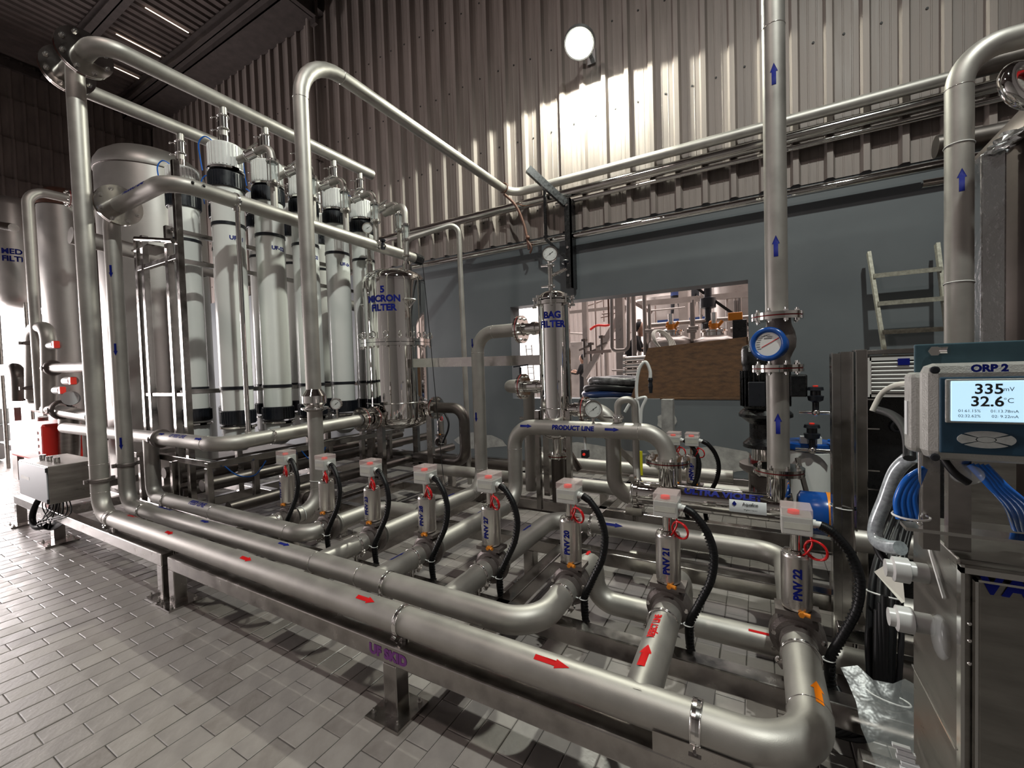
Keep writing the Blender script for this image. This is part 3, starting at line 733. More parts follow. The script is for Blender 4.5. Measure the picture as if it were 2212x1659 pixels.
t = pipe_thing('feed_pipe', 'innermost long matt pipe with blue lettering, bending into a valve', [(-5.20, 1.89, 1.0), (-5.20, 1.89, .42), (VX[1], 1.89, .42), (VX[1], 2.03, .42)], .061, .12, n=32, steps=12)
part('pipe', G().tube([(VX[0], 1.89, Z), (VX[0], 2.0, Z)], .058, None, 28), 'pipe', t)
band(t, (-4.90, 1.89, Z), (1, 0, 0), .061, .018, .335); band(t, (VX[0], 1.965, Z), (0, 1, 0), .059, .012); band(t, (VX[1], 2.0, Z), (0, 1, 0), .061, .012, .335, (.8, 0, -.6))
part('lettering', decal(text2d('FEED LINE', .045, .03), (-4.27, 1.89, Z), (1, 0, 0), (0, -.5, .86), .061), 'blue', t)
weld(t, (-4.05, 1.89, Z), (1, 0, 0), .061); weld(t, (-3.0, 1.89, Z), (1, 0, 0), .061)

FZ = 1.005; FX = -3.87
t = pipe_thing('membrane_feed_pipe', 'matt pipe at waist height turning towards the filter vessel, blue lettering on its bend', [(-7.6, 1.89, FZ), (FX, 1.89, FZ), (FX, 3.30, FZ + .045)], .064, .18, n=32, steps=12)
coupling(t, (-4.98, 1.89, FZ), (1, 0, 0), .064, .09); weld(t, (-4.12, 1.89, FZ), (1, 0, 0), .064)
part('lettering', decal(text2d('UF FEED LINE', .038, .03), (-4.55, 1.89, FZ), (1, 0, 0), (0, -.62, .78), .064), 'blue', t)
blue_arrow(t, (-4.16, 1.89, FZ), (1, 0, 0), (0, -.72, .69), .064, .12); blue_arrow(t, (-4.86, 1.89, FZ), (1, 0, 0), (0, -.55, .8), .064, .10)
band(t, (FX, 2.30, FZ + .01), (0, 1, 0), .064, .014, None, (.9, 0, .4))
blue_arrow(t, (FX, 3.02, FZ + .03), (0, -1, 0), (.85, 0, .5), .064, .13)
flange(t, (FX, 3.34, FZ + .05), (0, 1, 0), .135, .064)

# ================================================================ PIPES BEHIND THE VALVES
def rear_coupling(t, x, y): 
    g = G().lathe((x, y, PZ), (0, 1, 0), [(.058, 0), (.078, .006), (.080, .016), (.066, .03), (.061, .034)], 32, caps=False); part('ferrule', g, 'pipe', t)
t = pipe_thing('cross_pipe', 'short matt pipe turning sideways between the second and third valves', [(VX[1], 2.13, Z), (VX[1], 2.6, Z), (VX[2] - .05, 2.6, Z)], .062, .2); rear_coupling(t, VX[1], 2.14)
t = pipe_thing('bag_filter_pipe', 'tall matt pipe bending over into the upper side of the bag filter', [(VX[2], 2.13, Z), (-2.32, 3.42, Z), (-2.32, 3.42, 1.92), (-1.88, 3.42, 1.92)], .061, .18); rear_coupling(t, VX[2], 2.14)
for p_, a_ in (((-2.32, 3.42, .62), (0, 0, 1)), ((-2.32, 3.42, 1.73), (0, 0, 1)), ((-2.32, 3.22, .42), (0, 1, 0)), ((-2.13, 3.42, 1.92), (1, 0, 0))): weld(t, p_, a_, .061)
flange(t, (-1.84, 3.42, 1.92), (1, 0, 0), .125, .061)
for z in (1.12, 1.82): blue_arrow(t, (-2.32, 3.42, z), (0, 0, -1), (.0 if z < 1.5 else -.3, -1, 0), .061, .09)
blue_arrow(t, (VX[2], 2.95, Z), (0, -1, 0), (-.1, 0, 1), .061, .12)
t = pipe_thing('product_pipe', 'arched matt pipe lettered in blue, dropping onto the ultraviolet reactor', [(VX[3], 2.13, Z), (-1.83, 3.22, Z), (-1.83, 3.22, 1.07), (-.565, 3.22, 1.07), (-.565, 3.22, .875)], .063, .18, n=36, steps=12); rear_coupling(t, VX[3], 2.14)
part('lettering', decal(text2d('PRODUCT LINE', .040, .03), (-1.27, 3.22, 1.07), (1, 0, 0), (.05, -.97, .25), .063), 'blue', t)
for ax_ in (-1.68, -.95): blue_arrow(t, (ax_, 3.22, 1.07), (1, 0, 0), (0, -.97, .25), .063, .11)
for p_, a_ in (((-1.83, 3.22, .88), (0, 0, 1)), ((-1.83, 3.0, .42), (0, 1, 0)), ((-.76, 3.22, 1.07), (1, 0, 0))): weld(t, p_, a_, .063)
flange(t, (-.565, 3.22, .865), (0, 0, 1), .152, .063)
blue_arrow(t, (VX[3], 2.72, Z), (0, 1, 0), (-.1, 0, 1), .061, .12)
t = pipe_thing('product_pipe', 'low matt pipe with blue arrows running behind the last valves to the front bend', [(VX[4], 2.13, Z), (VX[4], 2.95, Z), (VX[7], 2.95, Z), (VX[7], 2.13, Z)], .062, .16, n=32, steps=12); rear_coupling(t, VX[4], 2.14); rear_coupling(t, VX[7], 2.14)
blue_arrow(t, (VX[4] - .0, 2.55, Z), (0, 1, 0), (-.2, 0, .98), .062, .12); blue_arrow(t, (-.88, 2.95, Z), (1, 0, 0), (0, -.8, .6), .062, .14)
band(t, (-1.05, 2.95, Z), (1, 0, 0), .062, .02, .335)
t = pipe_thing('drain_pipe', 'low matt pipe with a red mark running below the two nearest valves', [(VX[5], 2.13, Z), (VX[5], 2.43, Z), (VX[5], 2.43, .165), (1.8, 2.43, .165)], .062, .125, n=32, steps=12); rear_coupling(t, VX[5], 2.14)
part('pipe', G().tube([(VX[6], 2.13, Z), (VX[6], 2.43, Z), (VX[6], 2.43, .17)], .061, .12, 28), 'pipe', t)
band(t, (-.50, 2.43, .165), (1, 0, 0), .062, .02, .02, (0, -.5, .86)); weld(t, (-.30, 2.43, .165), (1, 0, 0), .062)
part('flow_arrow', decal(([(-.07, -.006), (.07, -.006), (.07, .006), (-.07, .006)], [(0, 1, 2, 3)]), (.02, 2.43, .165), (1, 0, 0), (0, -.5, .86), .062), 'red', t)
blue_arrow(t, (VX[5], 2.34, Z), (0, 1, 0), (0, 0, 1), .062, .06, .03, 'red')
t = pipe_thing('low_pipe', 'dull pipe with faded red lettering lying low behind the drain pipe', [(-.80, 3.02, .19), (1.8, 3.02, .19)], .058)
part('lettering', decal(text2d('REJECT', .035, .02), (-.05, 3.02, .19), (1, 0, 0), (0, -.9, .4), .058), 'rust', t)
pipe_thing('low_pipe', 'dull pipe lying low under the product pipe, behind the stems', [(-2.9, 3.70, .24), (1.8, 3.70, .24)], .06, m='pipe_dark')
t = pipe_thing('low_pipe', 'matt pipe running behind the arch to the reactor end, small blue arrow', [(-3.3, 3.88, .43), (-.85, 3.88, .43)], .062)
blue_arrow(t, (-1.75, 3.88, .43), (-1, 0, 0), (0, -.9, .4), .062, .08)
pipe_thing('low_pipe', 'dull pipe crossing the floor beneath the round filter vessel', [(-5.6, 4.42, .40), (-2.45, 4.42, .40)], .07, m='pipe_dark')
t = pipe_thing('outlet_pipe', 'bright pipe dropping from a bend and running along behind the bag filter', [(-2.25, 4.44, .95), (-2.25, 4.44, .50), (-.2, 4.44, .50)], .062, .17); band(t, (-1.35, 4.44, .50), (1, 0, 0), .062, .02, .335)
pipe_thing('outlet_pipe', 'straight bright pipe ending in a flange before the black pump', [(-1.0, 4.2, .42), (.02, 4.2, .42)], .062)
for k, (x_, z_) in enumerate(((-4.9, .36), (-4.9, .50))): pipe_thing('skid_pipe', ('lower' if k == 0 else 'upper') + ' dull shade-darkened pipe lying lengthwise under the white tubes', [(x_, 2.0, z_ + .1), (x_, 5.0, z_ + .1)], .05, m='pipe_dark')
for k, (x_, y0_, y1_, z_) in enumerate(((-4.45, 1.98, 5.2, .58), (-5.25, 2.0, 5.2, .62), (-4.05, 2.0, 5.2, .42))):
    pipe_thing('manifold_pipe', ('dull shade-darkened manifold pipe under the front row of white tubes', 'dull shade-darkened manifold pipe under the rear row of white tubes', 'dull shade-darkened manifold pipe beside the rack feet')[k], [(x_, y0_, z_), (x_, y1_, z_)], .055, m='pipe_dark')
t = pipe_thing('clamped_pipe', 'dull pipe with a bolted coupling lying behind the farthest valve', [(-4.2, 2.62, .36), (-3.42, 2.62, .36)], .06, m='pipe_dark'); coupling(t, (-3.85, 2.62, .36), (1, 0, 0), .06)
# ================================================================ HEADERS ABOVE THE MEMBRANES
HX, HX2, HZ = -4.45, -5.30, 4.23
t = pipe_thing('header_pipe', 'upper matt header pipe with a large bolted flange, over the front row of white tubes', [(-4.69, 1.42, HZ), (HX, 1.42, HZ), (HX, 4.18, HZ)], .066, .17, n=36, steps=12)
flange(t, (-4.71, 1.42, HZ), (1, 0, 0), .18, .064, .016, 8)
t = pipe_thing('header_pipe', 'lower-looking matt header pipe over the rear row of white tubes', [(-5.10, 1.42, HZ), (HX2, 1.42, HZ), (HX2, 4.18, HZ)], .066, .15, n=32, steps=10)
flange(t, (-5.09, 1.42, HZ), (1, 0, 0), .18, .064, .016, 8)
PX = -3.95
t = pipe_thing('permeate_header', 'matt pipe crossing in front of the white tubes from a big bolted flange', [(-4.86, 1.64, 3.115), (PX, 1.64, 3.115), (PX, 4.50, 3.09)], .064, .20, n=36, steps=12)
flange(t, (-4.88, 1.64, 3.115), (1, 0, 0), .170, .061, .016, 8)
part('lettering', decal(text2d('PRODUCT LINE', .045, .03), (-4.42, 1.64, 3.115), (1, 0, 0), (.05, -.85, .5), .064), 'blue', t)
blue_arrow(t, (PX - .02, 1.95, 3.115), (0, -1, 0), (.95, 0, .2), .064, .13)
band(t, (PX, 2.13, 3.11), (0, 1, 0), .064, .02, None, (.9, 0, -.3))
part('end_strap', G().cyl((PX, 4.38, 3.095), (PX, 4.52, 3.09), .070, 24), 'blackpaint', t)
g = G()
for y_ in (1.78, 1.86): g.sphere((PX + .062, y_, 3.13), .012, 8, 6)
part('drill_mark', g, 'ink', t)
t = thing('support_rod', 'thin bright rod standing between the waist-high pipe and the crossing header', 'rod', (PX, 2.13, 1.07))
part('rod', G().cyl((PX + .03, 2.13, 1.06), (PX + .03, 2.13, 3.06), .019, 16), 'mirror', t)
for z in (1.08, 3.03): part('rod_collar', G().cyl((PX + .03, 2.13, z - .02), (PX + .03, 2.13, z + .02), .027, 14), 'clamp', t)

# ================================================================ MEMBRANE TUBES
def membrane(x, y, label):
    t = thing('membrane_tube', label, 'filter', (x, y, 1.0), 'white membrane filter tubes in the rack')
    R = .138
    part('housing', G().lathe((x, y, 1.22), (0, 0, 1), [(R, 0), (R, 2.16), (R * 1.02, 2.17), (R * 1.02, 2.20)], 36), 'white', t)
    def ribbed(z0, z1, r0, m, nm, n=36):
        g = G().lathe((x, y, z0), (0, 0, 1), [(r0, 0), (r0 + .002, .004), (r0 + .002, z1 - z0 - .006), (r0 - .004, z1 - z0)], 36)
        for k in range(n):
            th = 2 * PI * k / n; d = Vector((math.cos(th), math.sin(th), 0)); q = Vector((x, y, (z0 + z1) / 2)) + d * (r0 + .004)
            g.obox(q, (d, Vector((-d.y, d.x, 0)), (0, 0, 1)), (.0035, .0035, (z1 - z0) / 2 - .012))
        return part(nm, g, m, t)
    ribbed(1.115, 1.25, .150, 'black', 'lower_collar'); ribbed(3.38, 3.53, .150, 'black', 'upper_collar')
    for z, nm in ((1.45, 'strap'), (3.02, 'strap')):
        sp = part(nm, G().lathe((x, y, z), (0, 0, 1), [(R + .001, 0), (R + .006, .002), (R + .006, .030), (R + .001, .032)], 36, caps=False), 'black', t)
        part('strap_lug', G().box((x - .2, y + R * .5 - .02, z - .004), (x - .10, y + R * .5 + .03, z + .036)), 'blackpaint', sp)
    def vclamp(z):
        g = G().torus((x, y, z), (0, 0, 1), .143, .013, 36, 8); g.lathe((x, y, z - .012), (0, 0, 1), [(.14, 0), (.157, .003), (.157, .021), (.14, .024)], 36)
        c = part('clamp_ring', g, 'clamp', t)
        for sgn in (-1, 1): part('clamp_screw', G().cyl((x + .165, y - .03 * sgn, z), (x + .155, y - .075 * sgn, z), .009, 8).obox((x + .160, y, z), ((1, 0, 0), (0, 1, 0), (0, 0, 1)), (.012, .03, .012)), 'clamp', c)
    vclamp(3.555); vclamp(1.085)
    ribbed(3.575, 3.80, .140, 'cap', 'end_cap', 30)
    part('lower_cap', G().lathe((x, y, .90), (0, 0, 1), [(.06, -.05), (.125, 0), (.136, .03), (.136, .17)], 32), 'cap', t)
    part('cap_nozzle', G().lathe((x, y, 3.80), (0, 0, 1), [(.07, 0), (.05, .02), (.04, .04), (.04, .10)], 24), 'polish', t)
    part('drop_pipe', G().cyl((x, y, 3.88), (x, y, HZ - .05), .034, 20), 'pipe', t)
    g = G().cyl((x, y, 3.97), (x, y, 4.10), .043, 20)
    for z in (3.97, 4.09): g.torus((x, y, z), (0, 0, 1), .045, .008, 24, 8)
    cp = part('pipe_joint', g, 'clamp', t)
    for z in (3.97, 4.09): part('joint_lug', G().obox((x - .065, y - .02, z), ((1, 0, 0), (0, 1, 0), (0, 0, 1)), (.016, .012, .010)).cyl((x - .06, y - .035, z), (x - .10, y - .055, z), .005, 8).sphere((x - .10, y - .055, z), .012, 8, 6), 'clamp', cp)
    part('air_pipe', G().cyl((x - .075, y - .01, 3.80), (x - .075, y - .01, 4.12), .012, 10), 'polish', t)
    part('air_tube', G().spline([(x - .02, y - .09, 3.82), (x - .07, y - .14, 3.86), (x - .12, y - .17, 3.80), (x - .13, y - .16, 3.68), (x - .12, y - .15, 3.55)], .006, 8, 6), 'bluehose', t)
    if x > -5:
        a = Vector((x + .12, y + .05, 3.66)); b = Vector((PX - .02, y + .15, 3.74))
        o = part('outlet_pipe', G().tube([a, b, (b.x + .02, b.y + .01, 3.60)], .034, .07, 20, 8), 'pipe', t)
        d = (b - a).normalized(); m_ = a.lerp(b, .45)
        g = G().cyl(m_ - d * .055, m_ + d * .055, .043, 20)
        for k in (-.055, .055): g.torus(m_ + d * k, d, .043, .008, 24, 8)
        g.bar(m_ + Vector((0, 0, .06)) - d * .05, m_ + Vector((0, 0, .085)) + d * .07, .012, .018)
        part('valve_joint', g, 'clamp', o)
        sx, sy = b.x + .02, b.y + .01
        part('sight_glass', G().cyl((sx, sy, 3.40), (sx, sy, 3.58), .036, 20), 'glass', o)
        g = G()
        for z in (3.385, 3.595): part('glass_flange', G().cyl((sx, sy, z - .012), (sx, sy, z + .012), .054, 20).torus((sx, sy, z), (0, 0, 1), .05, .009, 24, 8), 'clamp', o)
        for k in range(4):
            th = PI / 2 * k + .6; part('tie_rod', G().cyl((sx + .05 * math.cos(th), sy + .05 * math.sin(th), 3.37), (sx + .05 * math.cos(th), sy + .05 * math.sin(th), 3.61), .0055, 8), 'clamp', o)
        g = G().cyl((sx, sy, 3.16), (sx, sy, 3.375), .032, 18); g.obox((sx + .07, sy - .04, 3.38), ((1, 0, 0), (0, 1, 0), (0, 0, 1)), (.02, .012, .012)).cyl((sx + .05, sy - .05, 3.38), (sx + .11, sy - .06, 3.38), .006, 8)
        part('drop_pipe', g, 'pipe', o)
    return t
MY = (2.33, 2.74, 3.15, 3.58, 3.98)
where = ('nearest the big risers', 'second along the front row', 'third of the front row, behind the tall pipe', 'fourth along the front row', 'last of the front row, beside the vessel')
for i, y_ in enumerate(MY):
    m_ = membrane(HX, y_, 'white filter tube with black collars, ' + where[i])
    if i < 4: part('lettering', decal(text2d('UF-0%d' % (i + 1), .042, .02), (HX, y_, 2.90), (0, 1, 0), (1, 0, 0), -.138), 'blue', m_)
rearm = None
for i, y_ in enumerate(MY):
    lab = 'white upright filter tube of the rear row, ' + ('nearest the risers', 'second from the risers', 'third from the risers', 'fourth from the risers', 'farthest from the risers')[i]
    if rearm is None: rearm = membrane(HX2, y_, lab)
    else: dup(rearm, (HX2, y_, 1.0), lab, 'white membrane filter tubes in the rack')

t = thing('tube_rack', 'polished square-tube rack holding the white filter tubes', 'rack', (-4.87, 2.02, .334))
def sq(p, q, s_=.05, m='frame', nm='rack_post'): return part(nm, G().rbox((Vector(p) + Vector(q)) / 2, [max(abs(Vector(q)[i] - Vector(p)[i]) / 2, s_ / 2) for i in range(3)], .004), m, t)
for x_, y_ in ((-5.60, 2.02), (-5.45, 2.02), (-4.93, 2.02), (-4.72, 2.02), (-4.86, 2.53), (-4.86, 3.37), (-4.86, 4.2), (-5.6, 4.2)): sq((x_, y_, .334), (x_, y_, 3.62 if x_ == -4.72 else 3.05), .055)
for z in (1.44, 2.72, 3.0): sq((-4.86, 2.02, z), (-4.86, 4.2, z), .045, nm='rack_rail')
sq((-5.6, 2.02, 2.73), (-4.7, 2.02, 2.73), .05, nm='rack_rail'); sq((-5.6, 2.02, 1.42), (-4.7, 2.02, 1.42), .035, nm='rack_rail')
sq((-4.18, 1.90, .80), (-4.18, 4.3, .80), .055, nm='rack_rail'); sq((-5.6, 1.98, .80), (-4.18, 1.98, .80), .055, nm='rack_rail'); sq((-5.6, 1.9, .80), (-5.6, 4.3, .80), .055, nm='rack_rail')
for y_ in (1.92, 2.32, 2.72, 3.15, 3.6, 4.05): sq((-4.18, y_, .334), (-4.18, y_, .78), .05, nm='rack_foot')
sq((-5.60, 1.95, .334), (-5.60, 1.95, .78), .05, nm='rack_foot'); sq((-4.9, 1.95, .334), (-4.9, 1.95, .78), .05, nm='rack_foot')
part('cross_tube', G().cyl((-5.5, 1.97, 3.02), (-4.72, 1.97, 2.86), .022, 14), 'polish', t)
part('shelf_plate', G().box((-5.42, 1.90, 2.86), (-5.05, 2.10, 2.875)), 'frame', t)
for k, (a, b) in enumerate((((-4.12, 2.02, .78), (-4.05, 2.35, .77)), ((-4.1, 2.75, .79), (-4.05, 3.0, .79)))):
    a, b = Vector(a), Vector(b); single('air_hose', G().spline([a, a.lerp(b, .3) - Vector((0, 0, .10)), a.lerp(b, .7) - Vector((0, 0, .12)), b], .006, 8, 8), 'bluehose', 'thin blue air hose looped under the rack rail, ' + ('nearer the risers' if k == 0 else 'beyond the support rod'), 'hose')

# ================================================================ ROUND FILTER VESSEL (5 MICRON)
cx, cy, R = -3.87, 3.93, .372
t = thing('cartridge_filter', 'wide mirror-polished filter vessel on square legs with blue lettering', 'filter vessel', (cx, cy, .334))
part('shell', G().slathe((cx, cy, 0), (0, 0, 1), [(R, 1.97), (R, 2.66)], 64), 'mirror', t)
part('dome', G().slathe((cx, cy, 2.655), (0, 0, 1), [(R * 1.006, 0), (R * 1.006, .02), (R * .985, .055), (R * .93, .09), (R * .82, .122), (R * .62, .152), (R * .35, .170), (0, .176)], 64), 'mirror', t)
part('lower_shell', G().slathe((cx, cy, 0), (0, 0, 1), [(R, 1.03), (R, 1.90)], 64), 'mirror', t)
part('bottom_dish', G().slathe((cx, cy, 1.03), (0, 0, -1), [(R * 1.004, 0), (R * .985, .05), (R * .9, .09), (R * .7, .125), (R * .4, .145), (0, .15)], 64), 'mirror', t)
fr = part('body_flange', G().lathe((cx, cy, 1.895), (0, 0, 1), [(R, -.01), (R + .06, -.008), (R + .06, .028), (R + .04, .031), (R + .06, .034), (R + .06, .072), (R, .074)], 64, caps=False), 'clamp', t)
part('gasket', G().lathe((cx, cy, 1.922), (0, 0, 1), [(R, 0), (R + .05, 0), (R + .05, .008), (R, .008)], 64, caps=False), 'ink', t)
for k in range(16):
    th = 2 * PI * k / 16 + .1; d = Vector((math.cos(th), math.sin(th), 0)); q = Vector((cx, cy, 1.93)) + d * (R + .045)
    g = G().cyl(q - Vector((0, 0, .065)), q + Vector((0, 0, .055)), .011, 8).obox(q - Vector((0, 0, .045)), (d, Vector((-d.y, d.x, 0)), (0, 0, 1)), (.014, .014, .012)).torus(q + Vector((0, 0, .088)), Vector((-d.y, d.x, 0)) + d * .6, .032, .007, 16, 6)
    part('eye_bolt', g, 'clamp', fr)
part('stiffening_ring', G().torus((cx, cy, 1.21), (0, 0, 1), R + .003, .007, 64, 8), 'clamp', t)
part('ring_clamp', G().box((cx + .1, cy - R - .03, 1.20), (cx + .16, cy - R + .02, 1.235)), 'clamp', t)
for k in range(4):
    th = -PI / 2 + PI / 2 * k + .25; d = Vector((math.cos(th), math.sin(th), 0)); n_ = Vector((-d.y, d.x, 0)); q = Vector((cx, cy, 0)) + d * (R + .045)
    lg = part('leg', G().obox(q + Vector((0, 0, .70)), (d, n_, (0, 0, 1)), (.035, .035, .36)), 'frame', t)
    part('gusset', G().prism([(-.06, 0), (.06, 0), (.06, -.03), (0, -.14), (-.06, -.03)], q + d * .036 + Vector((0, 0, 1.12)), n_, (0, 0, 1), d, -.075), 'polish', lg)
    part('foot_plate', G().obox(q + Vector((0, 0, .342)), (d, n_, (0, 0, 1)), (.06, .06, .006)), 'frame', lg)
outv = Vector((.42, -.905, 0)); rt = Vector((.905, .42, 0))
lt = part('lettering', decal(text2d('5\nMICRON\nFILTER', .078, .03), (cx, cy, 2.43), (.92, .39, 0), (.39, -.92, 0), -R), 'blue', t)
for k, (th, z) in enumerate(((3.55, 2.42), (-.35, 2.42))):
    d = Vector((math.cos(th), math.sin(th), 0)); n_ = Vector((-d.y, d.x, 0)); q = Vector((cx, cy, z)) + d * R
    part('lifting_handle', G().tube([q - n_ * .07, q - n_ * .07 + d * .05, q + n_ * .07 + d * .05, q + n_ * .07], .008, .02, 10).tube([q - n_ * .07 + d * .03, q - Vector((0, 0, .10)), q + n_ * .07 + d * .03], .006, .01, 8), 'clamp', t)
nz = part('inlet_nozzle', G().cyl((cx, cy - R - .13, 1.055), (cx, cy - R + .06, 1.06), .075, 28), 'mirror', t)
flange(t, (cx + .02, cy - R - .07, 1.055), (0, 1, 0), .135, .07, .02, 8)
part('outlet_nozzle', G().cyl((cx + R - .05, cy + .14, 1.13), (cx + R + .10, cy + .14, 1.13), .065, 28), 'mirror', t)
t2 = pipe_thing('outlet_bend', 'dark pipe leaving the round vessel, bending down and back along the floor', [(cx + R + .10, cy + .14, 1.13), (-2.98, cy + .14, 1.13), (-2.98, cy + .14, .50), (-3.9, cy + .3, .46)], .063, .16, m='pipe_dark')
flange(t2, (cx + R + .10, cy + .14, 1.13), (1, 0, 0), .135, .063)
# top fittings
t = thing('vessel_vent', 'polished vent pipework with a dark hand valve on the round vessel', 'pipework', (cx - .2, cy - .22, 2.74))
gx, gy = cx - .16, cy - .24
part('riser', G().cyl((gx, gy, 2.74), (gx, gy, 3.20), .020, 16).lathe((gx, gy, 2.74), (0, 0, 1), [(.04, 0), (.04, .14), (.03, .17)], 20).torus((gx, gy, 2.93), (0, 0, 1), .035, .009, 20, 8), 'polish', t)
part('branch', G().cyl((gx, gy, 3.06), (gx + .26, gy + .02, 3.06), .015, 14).torus((gx + .16, gy + .01, 3.06), (1, 0, 0), .022, .007, 18, 8), 'clamp', t)
part('hand_valve', G().lathe((gx + .22, gy + .02, 3.06), (0, 0, 1), [(.025, -.03), (.025, .03), (.012, .05), (.03, .06), (.034, .08), (.02, .09)], 14), 'black', t)
gauge('pressure_gauge', 'dial gauge on the riser above the round vessel', (gx, gy, 3.31), (.62, -.78, 0), .062, 3.18)
t = thing('vessel_vent', 'polished riser with a sight glass and bend behind the vessel top', 'pipework', (cx + .22, cy, 2.80))
vx, vy = cx + .20, cy + .02
part('riser', G().cyl((vx, vy, 2.76), (vx, vy, 3.16), .03, 18).torus((vx, vy, 2.98), (0, 0, 1), .04, .010, 22, 8).lathe((vx, vy, 2.75), (0, 0, 1), [(.055, 0), (.055, .12), (.04, .16)], 22), 'polish', t)
part('sight_glass', G().cyl((vx, vy, 3.18), (vx, vy, 3.34), .034, 18), 'glass', t)
g = G()
for z in (3.17, 3.35): g.cyl((vx, vy, z - .01), (vx, vy, z + .01), .052, 20)
for k in range(4): g.cyl((vx + .046 * math.cos(k * PI / 2 + .4), vy + .046 * math.sin(k * PI / 2 + .4), 3.15), (vx + .046 * math.cos(k * PI / 2 + .4), vy + .046 * math.sin(k * PI / 2 + .4), 3.37), .005, 8)
part('glass_flange', g, 'clamp', t)
part('bend', G().tube([(vx, vy, 3.36), (vx, vy, 3.60), (vx - .36, vy + .02, 3.56)], .036, .09, 20).cyl((vx - .28, vy + .015, 3.57), (vx - .16, vy + .01, 3.585), .046, 20), 'pipe', t)

# ================================================================ BAG FILTER
bx, by, R = -1.515, 3.42, .136
t = thing('bag_filter', 'slim mirror-polished filter vessel with domed bolted lid and blue lettering', 'filter vessel', (bx, by, .334))
part('shell', G().slathe((bx, by, 0), (0, 0, 1), [(R, 1.02), (R, 2.14)], 56), 'mirror', t)
part('bottom_dish', G().slathe((bx, by, 1.02), (0, 0, -1), [(R, 0), (R * .95, .03), (R * .7, .06), (.05, .075)], 48), 'mirror', t)
lid = part('lid', G().slathe((bx, by, 2.145), (0, 0, 1), [(R + .02, 0), (R + .022, .014), (R + .005, .022), (R * .97, .035), (R * .75, .062), (R * .4, .08), (0, .085)], 48), 'mirror', t)
part('lid_flange', G().lathe((bx, by, 2.10), (0, 0, 1), [(R, 0), (R + .03, .003), (R + .03, .03), (R, .036)], 48, caps=False), 'polish', t)
for k in range(8):
    th = 2 * PI * k / 8 + .3; d = Vector((math.cos(th), math.sin(th), 0)); q = Vector((bx, by, 2.135)) + d * (R + .03)
    part('swing_bolt', G().cyl(q - Vector((0, 0, .045)), q + Vector((0, 0, .04)), .008, 8).cyl(q + Vector((0, 0, .02)), q + Vector((0, 0, .042)), .017, 10).obox(q - Vector((0, 0, .04)), (d, Vector((-d.y, d.x, 0)), (0, 0, 1)), (.018, .012, .010)), 'clamp', lid)
part('stiffening_ring', G().torus((bx, by, 1.22), (0, 0, 1), R + .002, .005, 48, 8), 'clamp', t)
part('lettering', decal(text2d('BAG\nFILTER', .058, .03), (bx, by, 1.97), (.954, .30, 0), (.30, -.954, 0), -R), 'blue', t)
for z in (1.92, 1.405): part('nozzle', G().cyl((bx - R + .04, by, z), (-1.83, by, z), .050, 24).cyl((bx - R - .07, by, z), (bx - R - .03, by, z), .060, 24), 'mirror', t)
part('nozzle', G().cyl((bx + R - .04, by, 1.205), (-1.27, by, 1.205), .050, 24).cyl((bx + R + .03, by, 1.205), (bx + R + .07, by, 1.205), .058, 24), 'mirror', t)
part('drain_nozzle', G().cyl((bx, by, .72), (bx, by, .97), .045, 20), 'mirror', t)
flange(t, (bx, by, .80), (0, 0, 1), .085, .045, .014, 6)
for k in range(3):
    th = PI / 2 + 2 * PI * k / 3; q = Vector((bx + (R + .03) * math.cos(th), by + (R + .03) * math.sin(th), 0)); part('leg', G().box((q.x - .02, q.y - .02, .334), (q.x + .02, q.y + .02, 1.2)), 'frame', t)
t = thing('bag_filter_outlet', 'matt pipe leaving the bag filter low down, with red-gasketed flange and falling bend', 'pipe', (-1.25, by, 1.205))
flange(t, (-1.255, by, 1.205), (1, 0, 0), .110, .055)
part('pipe', G().tube([(-1.245, by, 1.205), (-1.02, by, 1.205), (-1.02, by, .50), (-.35, by + .1, .50)], .061, .17, 28, 12), 'pipe', t)
part('drop_pipe', G().cyl((bx, by, .40), (bx, by, .79), .058, 24), 'pipe_dark', t)
t = thing('bag_filter_bypass', 'short matt bend with bolted flange at the middle of the bag filter', 'pipe', (-1.84, by, 1.405))
flange(t, (-1.835, by, 1.405), (1, 0, 0), .115, .055)
part('pipe', G().tube([(-1.85, by, 1.405), (-2.02, by + .02, 1.405), (-2.02, by + .4, 1.405)], .060, .12, 26).cyl((-2.0, 3.84, .334), (-2.0, 3.84, 1.40), .058, 24), 'pipe', t)
part('hand_valve', G().cyl((-1.87, by + .02, 1.52), (-1.87, by + .02, 1.58), .012, 10).bar((-1.93, by, 1.585), (-1.80, by + .04, 1.60), .02, .012), 'black', t)
gauge('pressure_gauge', 'dial gauge on top of the slim bag filter', (bx - .02, by, 2.545), (.38, -.92, 0), .066, 2.22)
t = thing('lid_valve', 'small sampling valve with black knob beside the top gauge', 'valve', (bx, by, 2.3))
part('tee', G().cyl((bx - .02, by, 2.22), (bx - .02, by, 2.47), .022, 16).cyl((bx, by, 2.36), (bx + .13, by, 2.40), .013, 12), 'polish', t)
for z in (2.27, 2.45): part('tri_clamp', G().torus((bx - .02, by, z), (0, 0, 1), .03, .009, 20, 8).bar((bx - .05, by - .01, z), (bx - .10, by - .02, z), .014), 'clamp', t)
part('knob', G().lathe((bx + .12, by, 2.39), (0, 0, 1), [(.012, 0), (.012, .05), (.03, .055), (.034, .075), (.02, .082)], 14), 'black', t)
gauge('pressure_gauge', 'dial gauge standing on the arched product pipe', (-1.10, 3.18, 1.235), (.42, -.9, 0), .068, 1.13)
gauge('pressure_gauge', 'dial gauge on the waist-high feed pipe behind the tall pipe', (FX + .02, 3.0, 1.26), (.45, -.89, 0), .058, 1.08)
t = thing('sample_loop', 'polished bent pipe clamped on the arched product pipe', 'pipe', (-.92, 3.22, 1.13))
